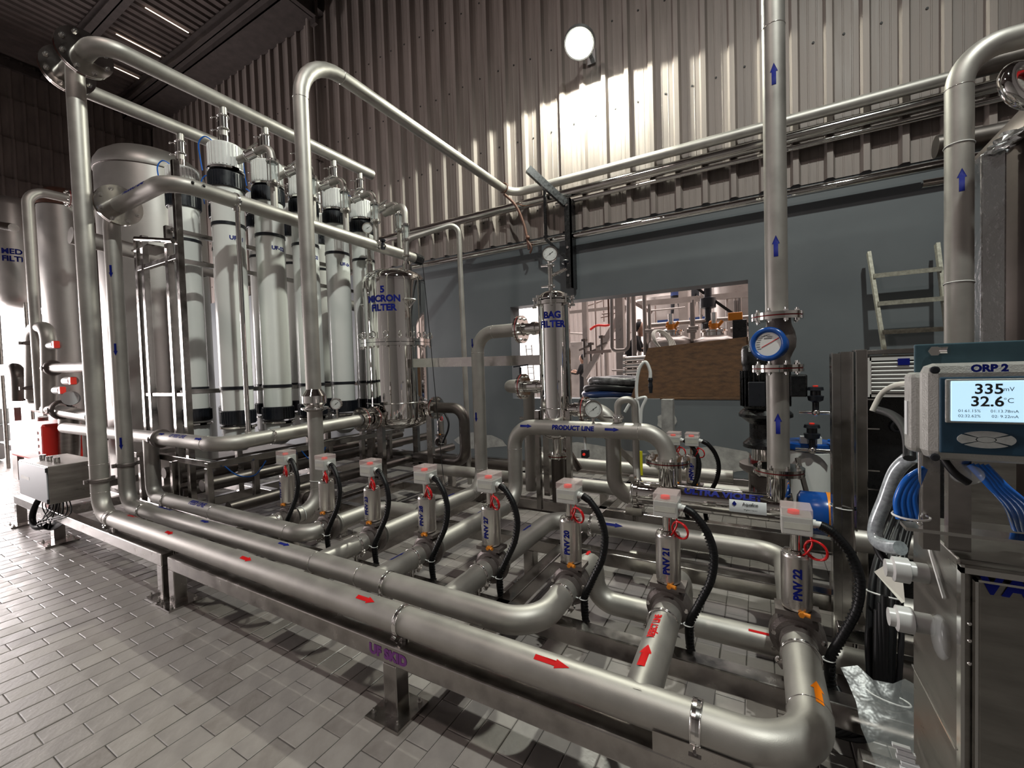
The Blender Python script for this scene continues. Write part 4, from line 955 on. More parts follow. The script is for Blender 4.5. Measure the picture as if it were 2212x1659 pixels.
part('pipe', G().tube([(-.92, 3.22, 1.13), (-.92, 3.22, 1.30), (-.80, 3.26, 1.31), (-.80, 3.27, .78), (-.78, 3.22, .66), (-.66, 3.2, .64)], .026, .055, 18), 'pipe', t)
part('tri_clamp', G().torus((-.92, 3.22, 1.17), (0, 0, 1), .036, .010, 22, 8).cyl((-.92, 3.22, 1.14), (-.92, 3.22, 1.19), .036, 20).bar((-.96, 3.2, 1.17), (-1.02, 3.17, 1.18), .02, .014), 'clamp', t)
t = thing('channel_rail', 'horizontal painted channel bar running from the round vessel to the bag filter', 'rail', (-3.4, 3.78, 1.66))
part('bar', G().bar((-3.45, 3.78, 1.675), (-1.75, 3.78, 1.645), .05, .10), 'frame', t)
part('post', G().box((-1.80, 3.72, .334), (-1.74, 3.80, 1.70)), 'frame', t)
part('brace', G().bar((-1.78, 3.70, 1.18), (-1.42, 3.70, .62), .03, .05).bar((-1.25, 3.75, 1.0), (-.9, 3.8, .65), .03, .05), 'frame', t)
single('handrail', G().cyl((-2.25, 4.1, 1.03), (-1.75, 4.1, 1.03), .018, 12), 'frame', 'short thin horizontal tube behind the tall bag filter pipe', 'rail')
single('hanging_wire', G().spline([at(912, 560, Y=3.7), at(930, 740, Y=3.7), at(945, 900, Y=3.7), at(958, 1030, Y=3.6), at(968, 1045, Y=3.5)], .004, 6, 8), 'rubber', 'thin black wire hanging down beside the round vessel', 'wire')
t = thing('sensor', 'small black sensor with an orange spot hanging under the arched pipe', 'sensor', (-1.18, 3.22, .86))
part('body', G().rbox((-1.18, 3.20, .88), (.028, .028, .032), .008), 'black', t); part('nozzle', G().cyl((-1.18, 3.20, .91), (-1.18, 3.20, 1.01), .010, 10), 'whitehose', t); part('lens', G().cyl((-1.18, 3.172, .88), (-1.18, 3.166, .88), .011, 14), 'indicator', t)

# ================================================================ ULTRAVIOLET REACTOR AND RISER
uy, uz = 3.20, .615
t = thing('uv_reactor', 'horizontal mirror-polished ultraviolet reactor with blue lettering and white maker plate', 'reactor', (-.7, uy, uz))
part('chamber', G().slathe((-.78, uy, uz), (1, 0, 0), [(.088, 0), (.088, .95)], 48), 'mirror', t)
g = G()
for x_ in (-.78, .17): g.lathe((x_ - .02, uy, uz), (1, 0, 0), [(.088, 0), (.108, .004), (.108, .036), (.088, .04)], 40, caps=True)
part('end_flange', g, 'polish', t)
part('end_clamp', G().torus((-.80, uy, uz), (1, 0, 0), .10, .014, 36, 8).obox((-.80, uy - .05, uz + .12), ((1, 0, 0), (0, 1, 0), (0, 0, 1)), (.02, .03, .018)), 'clamp', t)
part('inlet_nozzle', G().cyl((-.565, uy + .02, uz + .05), (-.565, uy + .02, .85), .064, 28), 'mirror', t)
part('outlet_nozzle', G().cyl((.115, uy, uz + .05), (.115, uy, .85), .066, 28), 'mirror', t)
part('lettering', decal(text2d('ULTRA VIOLET', .050, .035, 1, 1.15), (-.21, uy, uz), (1, 0, 0), (0, -.62, .78), .088), 'blue', t)
pl = part('maker_plate', decal(([(-.105, -.038), (.105, -.038), (.105, .038), (-.105, .038)], [(0, 1, 2, 3)]), (-.06, uy - .015, uz - .005), (1, 0, 0), (0, -.97, .24), .088, .004), 'labelwhite', t)
part('lettering', decal(text2d('Aquafine', .024, .004), (-.045, uy - .015, uz + .010), (1, 0, 0), (0, -.97, .24), .088, .006), 'ink', pl)
part('lettering', decal(text2d('OptiVenn', .019, .004), (-.045, uy - .015, uz - .02), (1, 0, 0), (0, -.97, .24), .088, .006), 'ink', pl)
part('plate_logo', decal(([(-.014, 0), (0, -.012), (.014, 0), (0, .018)], [(0, 1, 2, 3)]), (-.135, uy - .015, uz + .008), (1, 0, 0), (0, -.97, .24), .088, .006), 'blue', pl)
part('power_head', G().slathe((.21, uy, uz), (1, 0, 0), [(.05, 0), (.10, .004), (.128, .02), (.130, .26), (.10, .28), (0, .282)], 40), 'bluepaint', t)
part('head_mark', G().lathe((.36, uy, uz), (1, 0, 0), [(.132, 0), (.132, .03)], 40, caps=False), 'brass', t)
g = G().cyl((-.80, uy, uz - .15), (-.80, uy, .334), .02, 10).box((-.86, uy - .05, uz - .16), (-.74, uy + .05, uz - .10)); part('support', g, 'frame', t)

rx = .115
t = pipe_thing('product_riser', 'tall straight matt riser with blue arrows and red-gasketed flanges, rising out of sight', [(rx, uy, 1.86), (rx, uy, 5.6)], .0625, m='pipe', n=36)
part('pipe', G().cyl((rx, uy, .88), (rx, uy, 1.50), .0625, 36), 'pipe', t)
flange(t, (rx, uy, .865), (0, 0, 1), .142, .064, .018, 8); flange(t, (rx, uy, 1.515), (0, 0, 1), .142, .064, .018, 8); flange(t, (rx, uy, 1.84), (0, 0, 1), .142, .064, .018, 8)
weld(t, (rx, uy, 3.62), (0, 0, 1), .0625)
for z in (1.17, 2.27, 3.31, 4.26): blue_arrow(t, (rx, uy, z), (0, 0, 1), (-.04, -1, 0), .0625, .13, .042)
t = thing('flow_meter', 'steel flow meter with a round blue-rimmed dial between two flanges', 'flow meter', (rx, uy, 1.55))
part('meter_body', G().slathe((rx + .01, uy, 1.535), (0, 0, 1), [(.064, 0), (.060, .04), (.072, .07), (.090, .11), (.094, .16), (.085, .21), (.070, .25), (.064, .285)], 36), 'cast', t)
fd = Vector((-.34, -.94, .05)).normalized(); mc = Vector((rx - .05, uy - .13, 1.665))
part('dial_case', G().cyl(mc - fd * .08, mc, .088, 36), 'bluepaint', t)
rg = part('dial_ring', G().torus(mc + fd * .006, fd, .088, .017, 40, 10), 'bluepaint', t)
part('dial', G().cyl(mc, mc + fd * .008, .078, 36), 'dial', t)
r_ = Vector((0, 0, 1)).cross(fd).normalized(); u2_ = fd.cross(r_); g = G(); o = mc + fd * .0095
for k in range(9):
    th = math.radians(150 - k * 15 + 60); q = o + (r_ * math.cos(th) + u2_ * math.sin(th)) * .055; g.obox(q, (r_, u2_, fd), (.010, .0015, .0004))
g.obox(o + u2_ * .035, (r_, u2_, fd), (.022, .002, .0004)).obox(o + u2_ * .045 + r_ * .01, (r_, u2_, fd), (.014, .0015, .0004)); part('dial_marks', g, 'ink', t)
nd = (r_ * .8 + u2_ * .45).normalized(); part('needle', G().obox(o + nd * .015 + fd * .001, (nd, fd.cross(nd), fd), (.055, .0018, .0006)), 'red', t)
single('yellow_tag', G().box((-.86, 3.55, .66), (-.82, 3.56, .86)), 'yellow', 'small yellow tag on the post behind the arched pipe', 'tag')
# ================================================================ PUMP AND SMALL TANK BY THE GREY WALL
qx, qy = .06, 4.2
t = thing('backwash_pump', 'tall black pump motor with white lettering on a steel multistage body', 'pump', (qx, qy, .2))
part('motor', G().slathe((qx, qy, 1.16), (0, 0, 1), [(.15, 0), (.165, .02), (.165, .36), (.17, .38), (.175, .40), (.175, .50), (.165, .535), (.13, .55), (0, .555)], 40), 'blackpaint', t)
g = G()
for k in range(28):
    th = 2 * PI * k / 28; d = Vector((math.cos(th), math.sin(th), 0)); g.obox(Vector((qx, qy, 1.34)) + d * .175, (d, Vector((-d.y, d.x, 0)), (0, 0, 1)), (.012, .003, .15))
part('cooling_fins', g, 'blackpaint', t)
part('terminal_box', G().rbox((qx + .23, qy - .02, 1.36), (.06, .07, .09), .012), 'blackpaint', t)
part('terminal_box', G().rbox((qx - .06, qy - .19, 1.30), (.06, .02, .10), .006), 'black', t)
part('motor_flange', G().lathe((qx, qy, 1.10), (0, 0, 1), [(.20, 0), (.20, .025), (.17, .06)], 36), 'blackpaint', t)
part('lantern', G().lathe((qx, qy, .84), (0, 0, 1), [(.17, 0), (.17, .03), (.12, .08), (.12, .20), (.19, .26)], 28), 'blackpaint', t)
part('pump_sleeve', G().slathe((qx, qy, .70), (0, 0, 1), [(.105, 0), (.105, .40)], 36), 'polish', t)
part('sleeve_ring', G().lathe((qx, qy, .70), (0, 0, 1), [(.115, 0), (.115, .03)], 30).lathe((qx, qy, 1.04), (0, 0, 1), [(.115, 0), (.115, .04)], 30), 'gasket', t)
part('pump_base', G().lathe((qx, qy, .30), (0, 0, 1), [(.14, 0), (.16, .04), (.12, .10), (.12, .30), (.18, .34), (.20, .36), (.20, .40)], 36), 'cast', t)
for k in range(4):
    th = PI / 4 + k * PI / 2; part('tie_bolt', G().cyl((qx + .17 * math.cos(th), qy + .17 * math.sin(th), .34), (qx + .17 * math.cos(th), qy + .17 * math.sin(th), .76), .009, 8), 'clamp', t)
for k, (s_, z) in enumerate((('BACKWASH', 1.665), ('PUMP', 1.60))): part('lettering', decal(text2d(s_, .036, .02), (qx, qy, z), (1, 0, 0), (0, -1, 0), -.176), 'labelwhite', t)
flange(t, (-.03, qy, .42), (1, 0, 0), .12, .06, .018, 8)
part('suction_pipe', G().cyl((.0, qy, .42), (.62, qy, .42), .062, 24), 'pipe', t)
def hand_valve(x, y, z, lab):
    t = thing('hand_valve', lab, 'valve', (x, y, z), 'black-knobbed hand valves by the pump')
    part('body', G().cyl((x - .11, y, z), (x + .13, y, z), .014, 12).sphere((x, y, z), .03, 12, 8), 'polish', t)
    part('knob', G().lathe((x, y, z + .02), (0, 0, 1), [(.022, 0), (.022, .06), (.05, .075), (.055, .11), (.035, .115), (.035, .15), (.055, .155), (.05, .18), (0, .185)], 18), 'black', t)
    part('knob_cap', G().cyl((x, y, z + .205), (x, y, z + .212), .018, 12), 'indicator', t)
hand_valve(.40, 4.1, 1.15, 'hand valve with black knob beside the pump motor'); hand_valve(.37, 4.05, .86, 'hand valve with black knob above the blue lid')
t = thing('dosing_drum', 'small white drum with a blue lid beside the pump', 'drum', (.38, 4.25, .2))
part('drum', G().lathe((.36, 4.25, .20), (0, 0, 1), [(.16, 0), (.17, .02), (.17, .62), (.15, .66)], 32), 'white', t)
part('lid', G().lathe((.36, 4.25, .84), (0, 0, 1), [(.175, 0), (.18, .01), (.18, .05), (.165, .06)], 36), 'bluepaint', t)
part('fitting', G().box((.30, 4.10, .90), (.44, 4.2, .95)), 'labelwhite', t)
single('blue_tube', G().spline([(.48, 4.12, .93), (.60, 4.05, .93), (.72, 3.95, .86), (.80, 3.9, .7)], .010, 8, 8), 'bluehose', 'thin blue tube curving away from the drum lid', 'hose')
single('dip_pipe', G().bar((.27, 4.0, .80), (.36, 3.8, .35), .03, .02), 'pipe_dark', 'dull strut slanting down in front of the white drum', 'strut')
single('wall_stub', G().box((-1.0, 5.35, .0), (-.87, 5.48, 1.15)), 'concrete', 'short square grey post standing before the wall opening', 'post')
t = thing('white_hose', 'white hose looping up in front of the board with a black end', 'hose', at(1382, 910, Y=4.6))
part('hose', G().spline([at(1384, 915, Y=4.6), at(1375, 850, Y=4.6), at(1380, 800, Y=4.6), at(1394, 782, Y=4.6), at(1404, 800, Y=4.6), at(1405, 818, Y=4.6)], .017, 10, 10), 'whitehose', t)
part('hose', G().spline([at(1350, 890, Y=4.6), at(1365, 868, Y=4.6), at(1388, 859, Y=4.6), at(1395, 862, Y=4.6), at(1386, 885, Y=4.6), at(1384, 915, Y=4.6)], .017, 10, 10), 'whitehose', t)
part('hose_end', G().lathe(at(1405, 816, Y=4.6), (0, 0, -1), [(.02, 0), (.026, .02), (.018, .05), (.024, .09), (.016, .16)], 12), 'black', t)

# ================================================================ RIGHT-HAND SIDE
t = pipe_thing('right_riser', 'tall matt riser with a blue arrow, bending over by the brown tank', [(1.035, 3.5, .0), (1.035, 3.5, 3.30), (1.9, 3.62, 3.34)], .0625, .21, n=36, steps=12)
blue_arrow(t, (1.035, 3.5, 2.56), (0, 0, 1), (-.1, -1, 0), .0625, .13, .042)
weld(t, (1.035, 3.5, 3.1), (0, 0, 1), .0625)
for z in (1.98, 2.77): part('wire_tie', G().torus((1.035, 3.5, z), (.05, .1, 1), .0645, .0035, 30, 6), 'whitehose', t)
t = thing('storage_tank', 'large brown lagged tank with a sloping top beside the right riser', 'tank', (2.0, 4.0, 0))
part('shell', G().slathe((2.0, 4.0, 0), (0, 0, 1), [(.70, 0), (.70, 2.78), (.70, 2.86)], 56), 'darktank', t)
part('cone_top', G().slathe((2.0, 4.0, 2.86), (0, 0, 1), [(.74, -.04), (.74, 0), (.45, .34), (.12, .62), (0, .63)], 56), 'darktank', t)
part('foil_seam', G().box((1.27, 3.98, 0), (1.30, 4.10, 2.82)), 'foil', t)
single('duct_panel', G().rbox((1.235, 3.72, 1.4), (.055, .05, 1.36), .01), 'foil', 'upright silver-foiled duct between the riser and the brown tank', 'duct')
t = thing('foil_end', 'crumpled silver foil wrapped round the duct top', 'foil', (1.24, 3.7, 2.8))
g = G(); n = 14
for i in range(9):
    for j in range(n):
        th = 2 * PI * j / n; rr = .062 * (1 + random.uniform(-.35, .35)); g.v.append((1.24 + i * .012 + rr * math.cos(th), 3.70 + rr * math.sin(th), 2.74 + i * .014 + random.uniform(-.008, .008)))
g.f = [(i * n + j, i * n + (j + 1) % n, (i + 1) * n + (j + 1) % n, (i + 1) * n + j) for i in range(8) for j in range(n)]; g.s = [False] * len(g.f)
part('wrap', g, 'foil', t)
for k, (z, y, r, m_) in enumerate(((3.40, 3.95, .06, 'pipe_dark'), (3.15, 4.5, .08, 'pipe_dark'), (2.98, 4.8, .03, 'mirror'))):
    single('crossing_pipe', G().cyl((1.2, y, z), (5.8, y + .1, z - .05), r, 24), m_, ('dull pipe passing over the brown tank, just under the riser bend', 'thick dull pipe running behind the riser top', 'thin bright pipe running behind the riser')[k], 'pipe')
t = thing('clamp_fitting', 'polished clamp fitting with red ring at the top edge beside the brown tank', 'fitting', at(2205, 180, Y=3.2))
c_ = at(2212, 185, Y=3.2); part('clamp', G().torus(c_, (.6, -.8, .2), .10, .035, 28, 10), 'mirror', t); part('ring', G().torus(c_, (.6, -.8, .2), .07, .02, 28, 8), 'redtube', t); part('stem', G().cyl(c_, c_ + Vector((.5, .4, .1)), .07, 20), 'polish', t)
t = thing('step_ladder', 'worn aluminium step ladder leaning on the grey wall', 'ladder', (1.3, 5.8, 0))
for x0_, x1_ in ((1.06, 1.26), (1.60, 1.66)):
    part('rail', G().bar((x1_, 5.35, .0), (x0_, 5.95, 2.70), .03, .07, up=(0, 1, 0)), 'ladder', t)
for k in range(8):
    z = .35 + k * .30; f_ = z / 2.70; y_ = 5.35 + .60 * f_; xa = 1.26 - .20 * f_; xb = 1.66 - .06 * f_
    part('tread', G().box((xa, y_ - .06, z - .012), (xb, y_ + .05, z)).box((xa, y_ - .062, z - .045), (xb, y_ - .056, z)), 'ladder', t)
t = thing('control_panel', 'tall stainless panel stand with a louvred white grille at its top', 'cabinet', (.55, 2.6, 0))
for x_, w_ in ((.325, .018), (.372, .012), (.398, .010), (.425, .006)):
    pass
part('post', G().box((.318, 2.58, 0), (.352, 2.66, 1.585)).box((.356, 2.60, 0), (.398, 2.68, 1.592)), 'frame', t)
part('post', G().rbox((.432, 2.63, .80), (.024, .04, .80), .004), 'frame', t)
for x_ in (.318, .398, .410): part('edge_glint', G().box((x_ - .0015, 2.576, 0), (x_ + .0025, 2.60, 1.59)), 'clamp', t)  # added bright strips that imitate highlights along the post edges
part('top_rail', G().rbox((.62, 2.64, 1.585), (.17, .02, .012), .003).rbox((.74, 2.60, 1.575), (.035, .02, .018), .003), 'frame', t)
part('back_sheet', G().box((.45, 2.70, .2), (.98, 2.72, 1.57)), 'sheet', t)
gr = part('grille_frame', G().box((.462, 2.595, 1.38), (.70, 2.61, 1.56)), 'darkrack', t)
part('grille_border', G().box((.462, 2.585, 1.545), (.70, 2.60, 1.56)).box((.462, 2.585, 1.375), (.70, 2.60, 1.388)).box((.455, 2.585, 1.375), (.468, 2.60, 1.56)).box((.692, 2.585, 1.375), (.705, 2.60, 1.56)), 'grille', gr)
for k in range(8): part('slat', G().obox((.58, 2.588, 1.40 + k * .0185), ((1, 0, 0), (0, .8, -.6), (0, .6, .8)), (.112, .010, .003)), 'grille', gr)
part('badge', G().box((.562, 2.575, 1.522), (.602, 2.584, 1.552)), 'blue', gr)
for z in (1.36, 1.22, 1.02, .93): part('cross_strip', G().box((.43, 2.60, z), (.50, 2.61, z + .006)), 'clamp', t)
part('door_sheet', G().box((.46, 2.66, .25), (.78, 2.67, 1.37)), 'blackpaint', t)
part('port_ring', G().torus((.625, 2.648, .935), (0, -1, 0), .035, .010, 24, 8).torus((.575, 2.648, 1.23), (0, -1, 0), .022, .008, 20, 8), 'black', t)
part('cable_tie', G().torus((.36, 2.62, .83), (.1, 0, 1), .05, .003, 20, 6), 'whitehose', t)
for k, (x_, y_, z_, r_) in enumerate(((.9, 2.9, .28, .10), (.95, 2.35, .48, .06), (.95, 2.6, .68, .055), (.9, 2.1, .12, .05))):
    single('crossing_pipe', G().cyl((x_ - .55, y_, z_), (2.6, y_, z_), r_, 24), 'pipe', ('thick matt pipe end low behind the cable bundle', 'matt pipe passing behind the clear hose fittings', 'uppermost matt pipe passing behind the braided hose', 'lowest matt pipe behind the plastic film')[k], 'pipe')
t = thing('pipe_support_skid', 'polished rails stacked low beside the sheet cabinet', 'frame', (.5, 1.95, .1))
for y_, z_ in ((1.62, .10), (1.75, .22), (2.2, .42)): part('rail', G().rbox((1.0, y_, z_), (.72, .03, .03), .006), 'frame', t)

# cables
for k in range(7):
    o_ = random.uniform; pts = [(.60 + .008 * k, 2.62, 1.0 - .01 * k), (.52 + .012 * k, 2.45, .90), (.405 + .014 * k, 2.2, .70), (.365 + .014 * k, 2.05, .50), (.34 + .013 * k, 1.98, .30), (.24 + .015 * k, 1.98, .14), (.12, 2.02, .10)]
    single('cable', G().spline([Vector(p) + Vector((o_(-.006, .006), o_(-.01, .01), 0)) for p in pts], .0125 if k < 5 else .009, 8, 8), 'rubber', 'black ribbed cable in the hanging bundle beside the panel, ' + ('first', 'second', 'third', 'fourth', 'fifth', 'sixth', 'last')[k] + ' from the valves', 'cable', 'black cables in the hanging bundle')
for k in range(3):
    single('cable', G().spline([(.22 + .02 * k, 2.06, .20 + .03 * k), (.30, 2.0, .18 + .02 * k), (.36 + .01 * k, 1.97, .27), (.37 + .01 * k, 1.98, .42), (.38 + .01 * k, 2.02, .62 + .03 * k)], .012, 8, 8), 'rubber', 'black cable curling up from the floor behind the end valve, ' + ('lowest', 'middle', 'highest')[k] + ' of three', 'cable', 'black cables curling from the floor')
for k, (x_, y_, z_, R_) in enumerate(((.42, 2.12, .64, .055), (.40, 1.97, .33, .06))):
    single('cable_tie', G().torus((x_, y_, z_), (.1, .3, 1), R_, .0035, 28, 6), 'whitehose', ('upper' if k == 0 else 'lower') + ' white cable tie round the black cable bundle', 'cable tie')
single('braided_hose', G().spline([at(1985, 985, Y=1.35), at(1965, 990, Y=1.4), at(1935, 1020, Y=1.42), at(1912, 1080, Y=1.42), at(1893, 1130, Y=1.42), at(1893, 1165, Y=1.4), at(1915, 1180, Y=1.36), at(1945, 1184, Y=1.32)], .0165, 14, 8), 'clearhose', 'clear braided hose curving down to the cabinet side', 'hose')
single('sleeve_hose', G().spline([at(1893, 1150, Y=1.42), at(1895, 1180, Y=1.42), at(1915, 1215, Y=1.40), at(1945, 1240, Y=1.35)], .010, 10, 8), 'rubber', 'dark hose swinging below the braided one to the lower fitting', 'hose')
t = thing('plastic_film', 'loose clear plastic film hanging behind the front bend', 'film', (.35, 1.9, .4))
g = G(); n = 10
for i in range(n + 1):
    for j in range(6):
        g.v.append((.26 + .045 * j + .012 * i + random.uniform(-.006, .006), 1.93 - .05 * i + .02 * math.sin(j * 1.7 + i), .42 - .038 * i + .014 * math.sin(j * 2.1 + i * .8)))
g.f = [(i * 6 + j, i * 6 + j + 1, (i + 1) * 6 + j + 1, (i + 1) * 6 + j) for i in range(n) for j in range(5)]; g.s = [True] * len(g.f)
part('film', g, 'film', t)
g = G().add([at(1888, 1235, Y=1.75), at(1945, 1200, Y=1.7), at(1955, 1300, Y=1.65), at(1948, 1303, Y=1.65)], [(0, 1, 2, 3)])
single('paper_tag', g, 'paper', 'curled white printed tag hanging behind the cabinet fittings', 'tag')

# sheet cabinet at the viewer's side
ax0, ay0, ay1, az = .303, 1.025, 1.285, 1.20
t = thing('valve_cabinet', 'brushed stainless cabinet with large blue lettering and clear hose fittings', 'cabinet', (.5, 1.15, .2))
part('body', G().rbox((.503, 1.160, .70), (.198, .125, .495), .003), 'sheet', t)
part('door', G().rbox((.512, 1.028, .69), (.186, .006, .478), .004), 'sheet', t)
g = G()
g.box((.304, 1.018, .20), (.309, 1.036, 1.19)).box((.304, 1.018, 1.176), (.70, 1.034, 1.186)).box((.322, 1.0185, .2), (.326, 1.030, 1.168)).box((.322, 1.0185, 1.164), (.70, 1.030, 1.168)); part('edge_fold', g, 'clamp', t)
for z in (1.09, 1.06, 1.02): part('rivet', G().sphere((.314, 1.016, z), .0035, 8, 6), 'clamp', t)
vx_ = at(2112, 1258, Y=1.02); sh = text2d('VALVE', .036, .035, 1.05); hw = -min(v[0] for v in sh[0])
part('lettering', decal(sh, (vx_.x + hw, 1.0215, vx_.z), (1, 0, 0), (0, -1, 0)), 'blue', t)
part('door_window', G().rbox((.49, 1.020, .75), (.075, .004, .28), .012), 'black', t)
part('seam_line', G().box((.302, 1.036, .845), (.3045, 1.285, .848)), 'clamp', t)
part('seal_strip', G().bar((.300, 1.08, 1.10), (.300, 1.20, 1.195), .004, .006), 'whitehose', t)
for z, y in ((1.10, 1.19), (1.005, 1.165)):
    part('hose_fitting', G().lathe((.305, y, z), (-1, 0, 0), [(.020, 0), (.020, .028), (.026, .03), (.026, .055), (.018, .058), (.018, .068)], 16), 'frost', t)
part('plastic_wrap', G().sphere((.298, 1.09, 1.02), .034, 12, 8, (.35, 1, 1.2)), 'film', t)
g = G(); c_ = at(1953, 1640, Y=1.03)
for k in range(10): g.obox(c_ + Vector((-.004 + .004 * (k % 2) + .002 * k, -.004 * k, .022 - .007 * k)), ((1, 0, 0), (0, 1, 0), (0, 0, 1)), (.013, .004, .0028))
part('crumpled_label', g, 'labelwhite', t)

# meter
oy = .955; ox = .243
t = thing('meter', 'grey wall-mount meter with a lit blue display and oval keypad', 'meter', (.35, oy, 1.45))
part('case', G().rbox((ox + .0785, oy + .025, 1.460), (.0785, .022, .0805), .016), 'orp', t)
part('rear_case', G().rbox((ox + .060, oy + .062, 1.455), (.070, .020, .070), .008), 'orp', t)
part('barcode_label', G().box((ox - .012, oy + .052, 1.415), (ox - .0095, oy + .066, 1.475)), 'labelwhite', t)
part('faceplate', G().rbox((ox + .078, oy + .002, 1.456), (.061, .0025, .062), .008), 'orpblue', t)
part('display_frame', G().rbox((ox + .0755, oy - .001, 1.4795), (.0525, .002, .0355), .006), 'orp', t)
part('display', G().rbox((ox + .0775, oy - .0035, 1.4795), (.0485, .0012, .0322), .004), 'screen', t)
for s_, px_, pz_, h_, b_ in (('335', .072, 1.499, .0165, .003), ('mV', .0935, 1.4985, .0062, .0), ('32.6', .070, 1.4795, .0165, .003), ('\u00b0C', .0935, 1.481, .0078, .0), ('01:61.15%', .0500, 1.4642, .0044, 0), ('01:13.78mA', .0890, 1.4642, .0044, 0), ('02:32.62%', .0500, 1.4560, .0044, 0), ('02: 9.22mA', .0895, 1.4560, .0044, 0)):
    part('lettering', decal(text2d(s_, h_, b_), (ox + px_, oy - .0049, pz_), (1, 0, 0), (0, -1, 0), None, .0004), 'ink', t)
part('lettering', decal(text2d('ORP 2', .0125, .04), (ox + .074, oy + .0015, 1.5315), (1, 0, 0), (0, -1, 0), None, .002), 'blue', t)
def arc_poly(cx_, cz_, a, b, t0, t1, ri=.36, n=10):
    o_ = [(cx_ + a * math.cos(t0 + (t1 - t0) * i / n), cz_ + b * math.sin(t0 + (t1 - t0) * i / n)) for i in range(n + 1)]
    return o_ + [(cx_ + a * ri * math.cos(t1 - (t1 - t0) * i / n), cz_ + b * ri * math.sin(t1 - (t1 - t0) * i / n)) for i in range(n + 1)]
for k in range(4):
    t0 = math.radians((38, 142, 218, 322)[k] + 4); t1 = math.radians((142, 218, 322, 398)[k] - 4)
    part('key', G().prism(arc_poly(ox + .070, 1.4185, .033, .0135, t0, t1), (0, oy, 0), (1, 0, 0), (0, 0, 1), (0, -1, 0), .0025), 'button', t)
part('key', G().prism([(ox + .070 + .0105 * math.cos(2 * PI * i / 20), 1.4185 + .0043 * math.sin(2 * PI * i / 20)) for i in range(20)], (0, oy, 0), (1, 0, 0), (0, 0, 1), (0, -1, 0), .0025), 'button', t)
for z in (1.530, 1.386):
    part('corner_screw', G().lathe((ox + .0115, oy + .004, z), (0, -1, 0), [(.0062, 0), (.0062, .004), (.004, .005)], 16), 'black', t)
pb = thing('mounting_plate', 'blue grey steel plate with two bolts behind the meter', 'plate', (.33, 1.04, 1.5))
part('plate', G().rbox((.345, 1.045, 1.50), (.095, .003, .075), .002), 'plateblue', pb)
for x_ in (.262, .402): part('bolt', G().hexbolt((x_ + .012, 1.040, 1.562), (0, -1, 0), .009, .010).cyl((x_ + .012, 1.042, 1.562), (x_ + .03, 1.03, 1.562), .007, 10), 'clamp', pb)
part('post', G().box((.262, 1.045, 1.20), (.285, 1.07, 1.45)).box((.30, 1.06, 1.2), (.33, 1.08, 1.42)), 'frame', pb)
part('rod', G().cyl((.2535, 1.03, 1.255), (.2535, 1.03, 1.385), .0025, 8).sphere((.2535, 1.03, 1.252), .005, 8, 6), 'clamp', pb)
part('shelf', G().box((.235, 1.03, 1.235), (.70, 1.07, 1.241)), 'clamp', pb)
for k in range(4):
    pts = [(.262, 1.04, 1.35), (.236 + .004 * k, 1.03, 1.33 - .006 * k), (.222 + .008 * k, 1.03, 1.29), (.226 + .009 * k, 1.035, 1.255)]
    single('blue_hose', G().spline([Vector(p) for p in pts], .0055, 8, 8), 'bluehose', 'bright blue air hose gathered below the meter, ' + ('outermost', 'second', 'third', 'innermost')[k] + ' of the four', 'hose', 'blue air hoses below the meter')
for k in range(4):
    pts = [(.325 + .006 * k, 1.05, 1.36), (.345 + .006 * k, 1.04, 1.33), (.375 + .008 * k, 1.06, 1.29), (.40 + .006 * k, 1.10, 1.24)]
    single('blue_hose', G().spline([Vector(p) for p in pts], .006, 8, 8), 'bluehose', 'dark blue air hose hanging to the cabinet top, ' + ('first', 'second', 'third', 'last')[k] + ' from the post', 'hose', 'blue air hoses behind the post')
single('cable_tie', G().torus((.243, 1.035, 1.262), (0, 0, 1), .026, .002, 24, 6), 'whitehose', 'white tie round the blue hoses below the meter', 'cable tie')
single('cream_tube', G().spline([at(1968, 828, Y=1.15), at(1935, 832, Y=1.2), at(1905, 850, Y=1.22), at(1884, 888, Y=1.22)], .0055, 10, 8), 'paper', 'cream open-ended tube sticking out beside the meter', 'tube')
single('black_gland_cable', G().spline([at(1895, 885, Y=1.9), at(1925, 895, Y=1.7), at(1948, 915, Y=1.5), at(1962, 945, Y=1.35), at(1965, 990, Y=1.3)], .012, 10, 8), 'rubber', 'black cable arching from the panel gland to behind the meter', 'cable')
t = thing('meter_cable_wrap', 'cable under the meter wrapped in clear plastic', 'cable', (.30, 1.0, 1.36)); part('cable', G().spline([(.275, 1.0, 1.38), (.288, .99, 1.355), (.305, .99, 1.34)], .006, 8, 6), 'rubber', t)
g = G().sphere((.306, 1.0, 1.352), .017, 12, 8, (1.3, .8, 1)); part('wrap', g, 'film', t)

